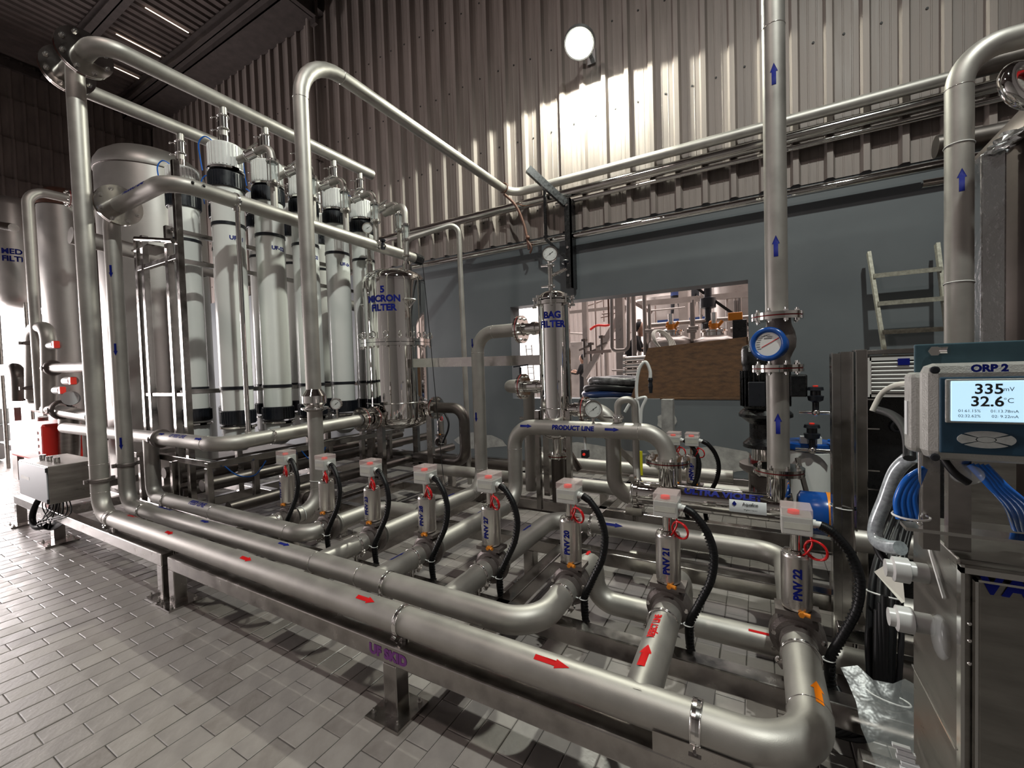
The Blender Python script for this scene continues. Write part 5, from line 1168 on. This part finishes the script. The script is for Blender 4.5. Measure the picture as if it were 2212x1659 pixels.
# ================================================================ LEFT-HAND SIDE
t = thing('junction_box', 'stainless junction box on a stand at the far end of the long pipes', 'box', (-5.9, 1.38, 0))
part('case', G().rbox((-5.86, 1.40, .66), (.42, .17, .17), .004), 'sheet', t)
part('door', G().rbox((-5.86, 1.225, .66), (.41, .004, .16), .003), 'silver', t)
part('slot', G().box((-6.2, 1.2195, .66), (-5.95, 1.2205, .69)), 'orp', t)
part('post', G().box((-6.05, 1.36, 0), (-5.95, 1.44, .50)), 'frame', t); foot(t, -6.0, 1.40, .12)
for z in (.52, .80): part('hinge', G().cyl((-5.44, 1.22, z - .02), (-5.44, 1.22, z + .02), .008, 8), 'ink', t)
for k in range(3): part('gland', G().cyl((-6.1 + .2 * k, 1.35, .83), (-6.1 + .2 * k, 1.35, .87), .025, 12), 'clamp', t)
for k in range(12):
    a = Vector((-6.1 + .05 * k, 1.36 + .01 * (k % 3), .49)); rr = .10 + .02 * (k % 4)
    pts = [a, a + Vector((.01 * (k - 6), -.02, -.14)), Vector((-6.0 + rr * math.cos(k), 1.33 + rr * .4 * math.sin(k), .22)), Vector((-6.0 - .05 + .01 * k, 1.34, .15)), Vector((-5.9 + .02 * k, 1.36, .24))]
    single('thin_cable', G().spline(pts, .005, 6, 6), 'rubber', 'thin black cable drooping from under the junction box to its stand', 'cable', 'thin cables under the junction box')
single('bent_conduit', G().spline([(-6.12, 1.34, .49), (-6.2, 1.30, .36), (-6.22, 1.28, .24), (-6.12, 1.28, .17), (-5.98, 1.32, .19)], .026, 12, 8), 'rubber', 'thick black conduit bent below the junction box', 'conduit')
cc = (-8.1, 3.15)
t = thing('process_tank', 'tall steel tank with a domed rim behind the white tube rack', 'tank', (*cc, 0))
part('shell', G().slathe((*cc, 0), (0, 0, 1), [(.665, 0), (.665, 4.66)], 64), 'tanksteel', t)
part('dome', G().slathe((*cc, 4.66), (0, 0, 1), [(.672, 0), (.68, .03), (.67, .12), (.62, .22), (.50, .32), (.3, .39), (0, .42)], 64), 'tanksteel', t)
part('girth_seam', G().torus((*cc, 4.66), (0, 0, 1), .668, .008, 64, 6), 'pipe_dark', t)
cc = (-11.0, 2.89)
t = thing('side_tank', 'narrow steel tank between the far risers, brown band at its top', 'tank', (*cc, 0))
part('shell', G().slathe((*cc, 0), (0, 0, 1), [(.34, 0), (.34, 4.75)], 48), 'tanksteel', t)
part('top_band', G().slathe((*cc, 4.75), (0, 0, 1), [(.36, 0), (.36, .22), (.2, .34), (0, .36)], 48), 'rust', t)
_m = at(38, 560, X=-12.2); cc = (_m.x, _m.y)
t = thing('media_tank', 'far pale tank with small blue lettering, base cut away to imitate daylight glare', 'tank', (*cc, 0))
part('shell', G().slathe((*cc, 0), (0, 0, 1), [(0, 3.0), (.2, 3.02), (.34, 3.12), (.36, 3.25), (.36, 4.9), (.30, 5.05), (0, 5.1)], 48), 'tanksteel', t)
for k in range(3): part('leg', G().cyl((cc[0] + .3 * math.cos(k * 2.1), cc[1] + .3 * math.sin(k * 2.1), 0), (cc[0] + .3 * math.cos(k * 2.1), cc[1] + .3 * math.sin(k * 2.1), 3.2), .03, 10), 'sheet', t)  # invented legs; the shell stops short so white glare shows below
part('lettering', decal(text2d('MEDIA\nFILTER', .10, .02), (cc[0], cc[1], _m.z), (.20, .98, 0), (.97, -.22, 0), -.36), 'blue', t)
single('long_lintel', G().box((-15.4, 3.2, 4.3), (-9.5, 3.3, 4.55)), 'rust', 'brown beam running level behind the far tanks', 'beam')
g = G(); pts = [(-13.6 + .28 * i + random.uniform(-.05, .05), 3.2 + random.uniform(-.03, .03), 4.62 + random.uniform(-.03, .12)) for i in range(13)]
g.spline(pts, .09, 8, 4); single('cloth_roll', g, 'paper', 'dusty rolled cloth lying along the brown beam', 'cloth')
t = pipe_thing('far_pipe', 'matt far riser arching over through a bolted flange towards the steel tank', [(-8.78, 1.96, 1.2), (-8.78, 1.96, 4.28), (-8.78, 3.1, 4.30)], .062, .2)
flange(t, (-8.78, 2.37, 4.29), (0, 1, 0), .125, .062)
single('grey_pipe', G().tube([(-7.2, 2.95, .35), (-7.2, 2.95, 3.0), (-5.7, 3.1, 3.0)], .06, .2, 20), 'pipe_dark', 'dull pipe bending behind the second riser into the rack', 'pipe')
_a = at(152, 508, X=-6.0); _b = at(300, 545, X=-6.0)
single('cross_header', G().cyl(_a, _a + (_b - _a).normalized() * 3.6, .085, 28), 'pipe', 'matt pipe crossing behind the risers and the tube rack', 'pipe')
t = thing('far_manifold', 'looping steel pipework with clamps and small red lights near the daylight', 'pipework', (-8.6, 2.0, .3))
A_ = lambda px, py, y=2.0: tuple(at(px, py, Y=y))
part('loop_pipe', G().tube([A_(71, 860), A_(71, 708), A_(105, 708), A_(108, 890)], .085, .2, 24), 'pipe', t)
part('lower_pipe', G().tube([A_(71, 850), A_(73, 878), A_(130, 888), A_(200, 900)], .075, .12, 22), 'pipe', t)
part('branch_pipe', G().cyl(A_(110, 795), A_(195, 793), .065, 22), 'pipe', t)
coupling(t, A_(132, 885), (1, .3, 0), .09, .13); coupling(t, A_(71, 742), (0, 0, 1), .085, .115); coupling(t, A_(73, 838), (0, 0, 1), .085, .115); coupling(t, A_(115, 795), (1, .2, 0), .07, .105)
for k, (px_, py_) in enumerate(((115, 746), (128, 843), (150, 823))):
    c_ = Vector(A_(px_, py_)); part('actuator', G().cyl(c_ - Vector((.10, 0, 0)), c_ + Vector((.14, 0, 0)), .055, 18), 'boxgrey', t); part('indicator', G().rbox(c_ + Vector((.19, -.02, 0)), (.035, .03, .045), .005), 'indicator', t)
part('side_pipe', G().tube([A_(0, 800), A_(40, 795), A_(42, 865)], .09, .2, 22), 'pipe_dark', t)
part('valve_wheel', G().lathe(A_(155, 860), (.8, -.6, 0), [(.09, 0), (.09, .04)], 24), 'labelwhite', t)
part('stand', G().box(tuple(at(38, 1035, Y=2.1) - Vector((.04, .04, 0))), tuple(at(36, 880, Y=2.1) + Vector((.04, .04, 0)))), 'pipe_dark', t)
part('stand', G().cyl(A_(150, 985, 2.1), A_(150, 900, 2.1), .11, 24), 'sheet', t); part('stand', G().cyl(A_(92, 1000, 2.1), A_(92, 900, 2.1), .06, 20), 'pipe', t)
c_ = Vector(A_(112, 945)); part('actuator', G().rbox(c_, (.12, .1, .09), .01), 'boxgrey', t); part('indicator', G().rbox(c_ + Vector((.05, -.1, 0)), (.05, .02, .03), .005), 'indicator', t)
c_ = Vector(A_(42, 936)); part('lever', G().sphere(c_, .09, 12, 8, (1.2, .5, .7)).bar(c_ - Vector((.25, 0, 0)), c_ + Vector((.4, 0, 0)), .02), 'black', t)
t = thing('red_machine', 'bright red machine casing standing by the daylight door', 'machine', at(95, 950, Y=2.5))
c_ = at(98, 948, Y=2.05); part('casing', G().rbox(c_, (.75, .2, .26), .03), 'redpaint', t)
for k in range(4): part('vent', G().box((c_.x + .3, c_.y - .21, c_.z - .15 + .09 * k), (c_.x + .6, c_.y - .20, c_.z - .11 + .09 * k)), 'labelwhite', t)
t = thing('far_duct', 'thin bright rail crossing at the edge of the far wall', 'rail', at(0, 485, Y=2)); part('rail', G().cyl(at(-40, 478, Y=2), at(30, 492, Y=2), .06, 14), 'polish', t)
for k in range(3):
    c_ = at(8 + 2 * k, 890 + 38 * k, Y=2.9); single('crate', G().rbox((c_.x, c_.y, .42 + .0 * k), (.0001 + .3, .25, .18), .02) if False else G().rbox((-14.0 - .1 * k, 2.0 + .15 * k, .2 + .36 * k), (.3, .5, .17), .03), 'labelwhite', ('lowest', 'middle', 'topmost')[k] + ' pale crate of the stack by the door, nearly lost in daylight', 'crate')
# ================================================================ WHAT STANDS IN THE OPENING
pc = [at(1400, 752, Y=6.18), at(1618, 727, Y=6.18), at(1618, 864, Y=6.18), at(1362, 864, Y=6.18)]
pc[1].x = pc[2].x = WX1 - .005; pc[2].z = pc[3].z = WZ0 + .004
g = G().add([p for p in pc] + [p + Vector((0, .02, 0)) for p in pc], [(0, 1, 2, 3), (7, 6, 5, 4), (0, 4, 5, 1), (1, 5, 6, 2), (2, 6, 7, 3), (3, 7, 4, 0)])
single('chipboard', g, 'osb', 'brown chipboard sheet closing the lower part of the wall opening', 'board')
single('sill_batten', G().box((-1.15, YB - .01, WZ0), (WX1, YB + .04, WZ0 + .022)), 'osb', 'narrow wooden batten lying along the sill below the chipboard', 'batten')
cs = Vector((-1.88, 6.30, WZ0))
for k, (z, R_, r_, m_, lb) in enumerate(((.05, .52, .05, 'navy', 'dark blue lowest coil of the hose pile on the sill'), (.145, .54, .05, 'rubber', 'black middle coil of the hose pile on the sill'), (.25, .50, .065, 'wraphose', 'grey plastic-wrapped topmost coil of the hose pile'))):
    g = G(); n = 30; pts = []
    for i in range(n + 1):
        th = 2 * PI * i / n; pts.append(cs + Vector((.05 * k + R_ * math.cos(th), .30 + .30 * math.sin(th) * R_ / .43, z + .012 * math.sin(3 * th + k))))
    single('hose_coil', g.sweep(pts, r_, 12, False), m_, lb, 'hose')

# ================================================================ THE NEXT HALL, SEEN THROUGH THE OPENING
HB = 24.0
g = G().box((-22, HB, 0), (10, HB + .2, 10)); struct('wall_far_back', g, 'hall_clad')
fm = sheet_mesh([(k * .28 + dx, dy) for k in range(4) for dx, dy in ((0, 0), (.17, 0), (.19, -.06), (.24, -.06), (.26, 0))] + [(1.12, 0)], 0, 10, 'hall_clad')
x = -21
while x < 9: new_obj('cladding_sheet', fm, D.objects['wall_far_back'], (x, HB - .01, 0)); x += 1.12
struct('wall_far_left', G().box((-22.2, YB + .3, 0), (-22, HB, 10)), 'hall_clad')
struct('wall_far_right', G().box((6, YB + .3, 0), (6.2, HB, 10)), 'hall_clad')
struct('floor_far', G().box((-22, YB + .3, -.02), (6, HB, 0)), 'hall_floor')
struct('ceiling_far', G().box((-22, YB + .3, 9.6), (10, HB, 9.7)), 'hall_clad')
def hpost(px, y0, y1, Y, r=.05, m='rack', lab='', nm='hall_pipe', sqr=False):
    a, b = at(px, y0, Y=Y), at(px, y1, Y=Y); b.x = a.x; a.z = 9.6
    if y1 > 735: b.z = 0
    g = G().box((a.x - r, Y - r, b.z), (a.x + r, Y + r, a.z)) if sqr else G().cyl(a, b, r, 12)
    return single(nm, g, m, lab, 'pipe' if not sqr else 'post')
hpost(1263, 640, 866, 12, .07, 'hall_steel', 'slim pale column in the next hall just beside the bag filter', 'hall_column', True)
hpost(1338, 620, 870, 10, .09, 'hall_steel', 'broad pale column in the next hall behind the pipe loop', 'hall_column', True)
hpost(1476, 600, 740, 14, .13, 'hall_steel', 'thick grey column in the next hall behind the standing worker', 'hall_column', True)
hpost(1314, 640, 700, 9, .02, 'rust', 'first thin brown pipe hanging in the next hall', 'hall_pipe'); hpost(1319, 640, 700, 9.4, .02, 'rust', 'second thin brown pipe hanging in the next hall', 'hall_pipe')
t = thing('pipe_loop', 'pale pipe loop hanging down behind the opening', 'pipe', at(1340, 760, Y=8))
part('pipe', G().tube([at(1321, 600, Y=8), at(1322, 758, Y=8), at(1357, 756, Y=8), at(1358, 590, Y=8)], .035, .09, 14), 'hall_steel', t)
t = thing('pipe_run', 'pale pipe turning from a drop into a level run over the tanks', 'pipe', at(1400, 705, Y=9))
part('pipe', G().tube([at(1396, 760, Y=9), at(1396, 704, Y=9), at(1618, 686, Y=9)], .045, .1, 14), 'hall_steel', t)
hpost(1368, 655, 830, 8.5, .045, 'hall_steel', 'pale upright pipe between the loop and the worker', 'hall_pipe'); hpost(1391, 600, 760, 8.5, .04, 'hall_steel', 'pale upright pipe just before the chipboard edge', 'hall_pipe')
single('hall_beam', G().bar(at(1377, 657, Y=12), at(1660, 632, Y=12), .12, .14), 'hall_steel', 'pale level platform beam above the orange-capped tanks', 'beam')
single('hall_beam', G().bar(at(1230, 675, Y=12.5), at(1345, 663, Y=12.5), .05, .09), 'hall_steel', 'thin level rail crossing by the slim column', 'beam')
single('hall_brace', G().bar(at(1345, 640, Y=11), at(1408, 676, Y=11), .05, .08), 'rack', 'slanting brace beside the broad column', 'brace')
single('hall_brace', G().bar(at(1262, 815, Y=11.5), at(1352, 660, Y=11.5), .10, .16), 'hall_steel', 'long slanting strut crossing the broad column', 'brace')
single('stair_rail', G().bar(at(1502, 620, Y=9), at(1640, 718, Y=9), .04, .05), 'darkrack', 'thin dark handrail slanting down over the tanks', 'rail')
single('catwalk', G().bar(at(1425, 697, Y=17.4), at(1535, 688, Y=17.4), .9, .10), 'navy', 'dark blue catwalk plank carrying the standing workers', 'catwalk')
for k, (px, py, Y, r, z0) in enumerate(((1442, 650, 20, 1.6, 0), (1605, 618, 13, .75, 0))):
    c_ = at(px, py, Y=Y); t = thing('hall_tank', ('very wide steel tank behind the standing worker', 'tall pale tank at the edge of the opening')[k], 'tank', (c_.x, c_.y, 0))
    part('shell', G().slathe((c_.x, c_.y, 0), (0, 0, 1), [(r, 0), (r, c_.z)], 40), 'hall_steel', t); part('dome', G().slathe((c_.x, c_.y, c_.z), (0, 0, 1), [(r, 0), (r * .8, r * .15), (r * .3, r * .24), (0, r * .25)], 40), 'hall_steel', t)
    if k == 0: part('girth_band', G().torus((c_.x, c_.y, c_.z - 1.3), (0, 0, 1), r, .04, 40, 6), 'rack', t); part('top_valve', G().lathe(at(1425, 645, Y=20), (0, 0, 1), [(.3, 0), (.1, .2), (.25, .3), (.25, .4), (.1, .5)], 14), 'brass', t)
for k, (px, Y, r) in enumerate(((1450, 8.6, .43), (1543, 8.6, .40), (1640, 8.6, .40))):
    c_ = at(px, 742, Y=Y); t = thing('capped_tank', ('round-shouldered tank with an orange cap beside the coiled cream hose', 'round-shouldered tank with an orange cap, in the middle of the opening', 'round-shouldered tank mostly hidden by the wall edge')[k], 'tank', (c_.x, c_.y, 0), 'capped tanks in the next hall')
    part('shell', G().slathe((c_.x, c_.y, 0), (0, 0, 1), [(r, 0), (r, c_.z), (r * .97, c_.z + .05), (r * .6, c_.z + .12), (r * .5, c_.z + .14)], 40), 'hall_steel', t)
    part('manway', G().lathe((c_.x, c_.y, c_.z + .12), (0, 0, 1), [(r * .5, 0), (r * .5, .08), (r * .56, .09), (r * .56, .12), (r * .3, .16)], 32), 'polish', t)
    g = G().cyl((c_.x, c_.y, c_.z + .28), (c_.x, c_.y, c_.z + .36), .075, 12).cyl((c_.x + .06, c_.y, c_.z + .30), (c_.x + .14, c_.y, c_.z + .40), .03, 10).sphere((c_.x - .05, c_.y, c_.z + .38), .04, 10, 6).cyl((c_.x - .09, c_.y, c_.z + .33), (c_.x - .02, c_.y, c_.z + .33), .03, 10); part('cap', g, 'brass', t)
    part('neck', G().cyl((c_.x, c_.y, c_.z + .36), (c_.x, c_.y, c_.z + .56), .05, 12), 'polish', t)
    for j in (-.35, .42): part('riser', G().cyl((c_.x + j, c_.y - .2, c_.z + .05), (c_.x + j, c_.y - .2, c_.z + .75), .03, 10).cyl((c_.x + j - .08, c_.y - .2, c_.z + .25), (c_.x + j + .08, c_.y - .2, c_.z + .25), .045, 10), 'hall_steel', t)
g = G(); c_ = at(1428, 735, Y=7.8)
for k in range(4): g.torus(c_ + Vector((.02 * k, .01 * k, -.01 * k)), (.8, -.4, .5), .20 + .015 * k, .017, 24, 6)
single('cream_hose', g, 'paper', 'loosely coiled cream hose hung on the first capped tank', 'hose')
t = thing('dark_stand', 'dark upright equipment stand with an orange lamp behind the chipboard top', 'stand', at(1598, 725, Y=7.6)); c_ = at(1598, 705, Y=7.6)
part('panel', G().rbox(c_ - Vector((0, 0, .22)), (.10, .05, .32), .01), 'blackpaint', t); part('lamp', G().rbox(c_ + Vector((-.06, 0, .16)), (.10, .05, .06), .01), 'brass', t)
t = thing('hanging_valve_stack', 'dark valve column hanging between the two capped tanks', 'valve', at(1530, 690, Y=9)); c_ = at(1530, 690, Y=9)
part('column', G().lathe(c_ - Vector((0, 0, .5)), (0, 0, 1), [(.06, 0), (.06, .3), (.12, .32), (.12, .42), (.06, .45), (.06, .7), (.14, .72), (.14, .9), (.07, .92), (.07, 1.2)], 14), 'black', t)
for k, (px, py) in enumerate(((1300, 745), (1262, 752), (1276, 760))):
    c_ = at(px, py, Y=11); single('hall_valve', G().cyl(c_ - Vector((0, 0, .25)), c_ + Vector((0, 0, .25)), .03, 10).cyl(c_ - Vector((.14, 0, .05)), c_ + Vector((.14, 0, .05)), .03, 10).cyl(c_ + Vector((0, 0, .18)), c_ + Vector((0, 0, .24)), .09, 10), 'pipe_dark', 'small valve on the far pipework, ' + ('beside the broad column', 'on the slim column', 'between both columns')[k], 'valve')
single('hall_rail', G().bar(at(1268, 762, Y=11), at(1320, 758, Y=11), .08, .08), 'rack', 'level pipe rail carrying the small far valves', 'rail')
single('red_hose', G().spline([at(1275, 712, Y=10.5), at(1290, 703, Y=10.5), at(1310, 703, Y=10.5), at(1325, 698, Y=10.5)], .03, 8, 6), 'redpaint', 'red hose slung between the thin hanging pipes', 'hose')
for k in range(4):
    c_ = at(1375, 775 + 14 * k, Y=8.3); single('valve_manifold', G().cyl(c_ - Vector((.22, 0, 0)), c_ + Vector((.22, 0, .01)), .055, 12).cyl(c_ - Vector((.24, 0, 0)), c_ - Vector((.20, 0, 0)), .09, 12).cyl(c_ + Vector((.20, 0, 0)), c_ + Vector((.24, 0, 0)), .09, 12), 'polish', 'short flanged pipe piece of the stacked manifold, ' + ('topmost', 'second', 'third', 'lowest')[k], 'manifold', 'stacked manifold pieces beside the chipboard')
single('pale_cabinet', G().rbox((at(1242, 765, Y=16).x, 16, 1.3), (.45, .3, 1.3), .03), 'hall_steel', 'pale blue grey cabinet standing far off beside the bag filter', 'cabinet')
t = thing('ladder_far', 'thin white ladder behind the left edge of the opening', 'ladder', at(1143, 780, Y=11))
for dx in (-4, 8): part('rail', G().bar(at(1140 + dx, 745, Y=11), at(1158 + dx, 958, Y=11), .03), 'grille', t)
for k in range(7): part('rung', G().bar(at(1137 + k * 1.2, 755 + 13 * k, Y=11), at(1149 + k * 1.2, 754 + 13 * k, Y=11), .025), 'grille', t)

_n = 0
for (xa, ya, xb, yb, Y_, r_, m_) in ((1285, 640, 1285, 760, 13, .03, 'rack'), (1296, 700, 1296, 760, 13, .025, 'hall_steel'), (1303, 640, 1303, 695, 14, .03, 'rack'), (1309, 760, 1309, 866, 12, .07, 'hall_steel'), (1271, 765, 1271, 830, 12.5, .03, 'rack'), (1349, 690, 1349, 866, 12, .03, 'hall_steel'),
        (1380, 690, 1380, 866, 11, .05, 'hall_steel'), (1415, 655, 1415, 700, 15, .03, 'rack'), (1513, 620, 1513, 730, 13, .03, 'hall_steel'), (1570, 640, 1570, 730, 12, .03, 'hall_steel'), (1588, 640, 1588, 725, 12, .03, 'hall_steel'), (1556, 620, 1556, 670, 14, .025, 'rack'),
        (1300, 678, 1335, 676, 11, .02, 'rack'), (1298, 686, 1326, 680, 11, .02, 'rack'), (1230, 720, 1265, 722, 15, .05, 'hall_steel'), (1262, 663, 1300, 650, 14, .03, 'rack'), (1400, 672, 1480, 664, 11, .02, 'hall_steel'), (1525, 660, 1600, 655, 13, .02, 'rack'), (1560, 683, 1618, 678, 13, .02, 'rack'), (1322, 715, 1345, 713, 12, .03, 'rack'), (1296, 735, 1330, 733, 12, .03, 'rack'), (1322, 800, 1392, 800, 9, .02, 'hall_steel')):
    _n += 1; a_, b_ = at(xa, ya, Y=Y_), at(xb, yb, Y=Y_)
    if xa == xb: b_.x = a_.x; b_.z = 0 if yb > 735 else b_.z
    nn = ('first second third fourth fifth sixth seventh eighth ninth tenth eleventh twelfth'.split() + ['first', 'second', 'third', 'fourth', 'fifth', 'sixth', 'seventh', 'eighth', 'ninth', 'last'])[_n - 1]
    single('hall_pipe', G().cyl(a_, b_, r_, 10), m_, nn + (' thin upright pipe of the crowded pipework in the next hall' if xa == xb else ' thin level pipe of the crowded pipework in the next hall'), 'pipe', 'thin pipes in the next hall')

def person(name, label, joints, radii, edges, head, hr, hair, parts_):
    t = thing(name, label, 'person', joints[0])
    me = D.meshes.new('body'); o0 = ORG[t.name]
    me.from_pydata([tuple(Vector(j) - o0) for j in joints], edges, []); me.materials.append(M[parts_[0]])
    o = new_obj('body', me, t); ORG[o.name] = o0
    o.modifiers.new('skin', 'SKIN'); sd = o.modifiers.new('sub', 'SUBSURF'); sd.levels = 1; sd.render_levels = 2
    for i, r in enumerate(radii): me.skin_vertices[0].data[i].radius = (r, r)
    me.skin_vertices[0].data[0].use_root = True
    h = Vector(head); f_ = hair[1]
    part('head', G().sphere(h, hr, 16, 12, (.80, .95, 1.18)).sphere(h + Vector(f_) * hr * .85 - Vector((0, 0, hr * .1)), hr * .18, 8, 6).cyl(h - Vector((0, 0, hr * 1.5)), h - Vector((0, 0, hr * .6)), hr * .5, 12), 'skin', t)
    part('hair', G().sphere(h - Vector(f_) * hr * .22 + Vector((0, 0, hr * .22)), hr * 1.02, 16, 10, (.84, .95, 1.05)), 'cloth_black', t)
    for a, b, c in parts_[1]: part(c, G().cyl(a, b, hr * .36, 12, hr * .27).sphere(b, hr * .36, 10, 8, (1, 1, .8)), 'skin', t)
    return t
def figure(name, label, hip, face=(1, 0, 0), arm=None, lean=0.0, top='cloth_black', legs=True, s_=1.0):
    h = Vector(hip); f_ = Vector(face); sd = Vector((-f_.y, f_.x, 0)); U = Vector((0, 0, 1)); L = lambda a, b, c: h + (f_ * a + sd * b + U * c) * s_
    l_ = lean
    J = [L(0, 0, 0), L(l_ * .3, 0, .22), L(l_ * .7, 0, .44), L(l_ * .85, 0, .54),
         L(l_ * .7, .19, .47), L(l_ * .7 + .12, .22, .22), L(l_ * .7 + .36, .17, .26), L(l_ * .7, -.19, .47), L(l_ * .7 + .10, -.22, .22), L(l_ * .7 + .34, -.17, .28),
         L(.02, .10, -.06), L(.05, .13, -.46), L(-.02, .16, -.86), L(.09, .17, -.90), L(.02, -.10, -.06), L(.02, -.12, -.46), L(-.06, -.14, -.86), L(.05, -.15, -.90)]
    Rr = [.15, .14, .15, .055, .07, .05, .038, .07, .05, .038, .10, .07, .05, .045, .10, .07, .05, .045]
    E_ = [(0, 1), (1, 2), (2, 3), (2, 4), (4, 5), (5, 6), (2, 7), (7, 8), (8, 9), (0, 10), (10, 11), (11, 12), (12, 13), (0, 14), (14, 15), (15, 16), (16, 17)]
    return person(name, label, J, [r * s_ for r in Rr], E_, L(l_ * .9 + .03, 0, .70), .115 * s_, (None, tuple(f_)), (top, [(L(l_ * .7 + .13, .22, .23), L(l_ * .7 + .42, .16, .30), 'forearm'), (L(l_ * .7 + .11, -.22, .23), L(l_ * .7 + .40, -.16, .32), 'forearm')]))
h0 = at(1354, 782, Y=9.2); single('work_platform', G().box((h0.x - .6, 8.7, h0.z - .98), (h0.x + .5, 9.7, h0.z - .93)).box((h0.x - .58, 8.72, 0), (h0.x - .52, 8.78, h0.z - .98)).box((h0.x + .42, 8.72, 0), (h0.x + .48, 8.78, h0.z - .98)).box((h0.x - .58, 9.62, 0), (h0.x - .52, 9.68, h0.z - .98)).box((h0.x + .42, 9.62, 0), (h0.x + .48, 9.68, h0.z - .98)), 'hall_steel', 'low steel platform under the worker by the pipe loop', 'platform')
figure('person', 'worker in black clothes reaching forward beside the hanging pipe loop', h0, (1, .1, 0), lean=.30)
h1 = at(1262, 822, Y=13); single('loading_step', G().box((h1.x - 1.4, 12.4, 0), (h1.x + .8, 14.8, h1.z - .93)), 'hall_floor', 'pale raised step under the two talking workers', 'platform')
figure('person', 'bearded worker in a black shirt raising his hands, by the slim column', h1, (-1, 0, 0), lean=.02)
h2 = at(1222, 832, Y=14); h2.z = h1.z; figure('person', 'worker in black seen partly behind the bag filter', h2, (1, 0, 0), lean=.05)
h3 = at(1460, 652, Y=17.4); h3.z = at(1460, 694, Y=17.4).z + .98; t_ = figure('person', 'worker in dark trousers and blue checked shirt standing on the catwalk', h3, (.3, -1, 0), top='cloth_black')
part('shirt', G().slathe(h3 + Vector((0, 0, -.02)), (0, 0, 1), [(.19, 0), (.18, .2), (.21, .42), (.10, .52)], 20), 'cloth_blue', t_)
h4 = at(1505, 648, Y=17.3); h4.z = h3.z + .07; figure('person', 'worker in black overalls standing behind the thick grey column', h4, (.2, 1, 0), s_=1.05)
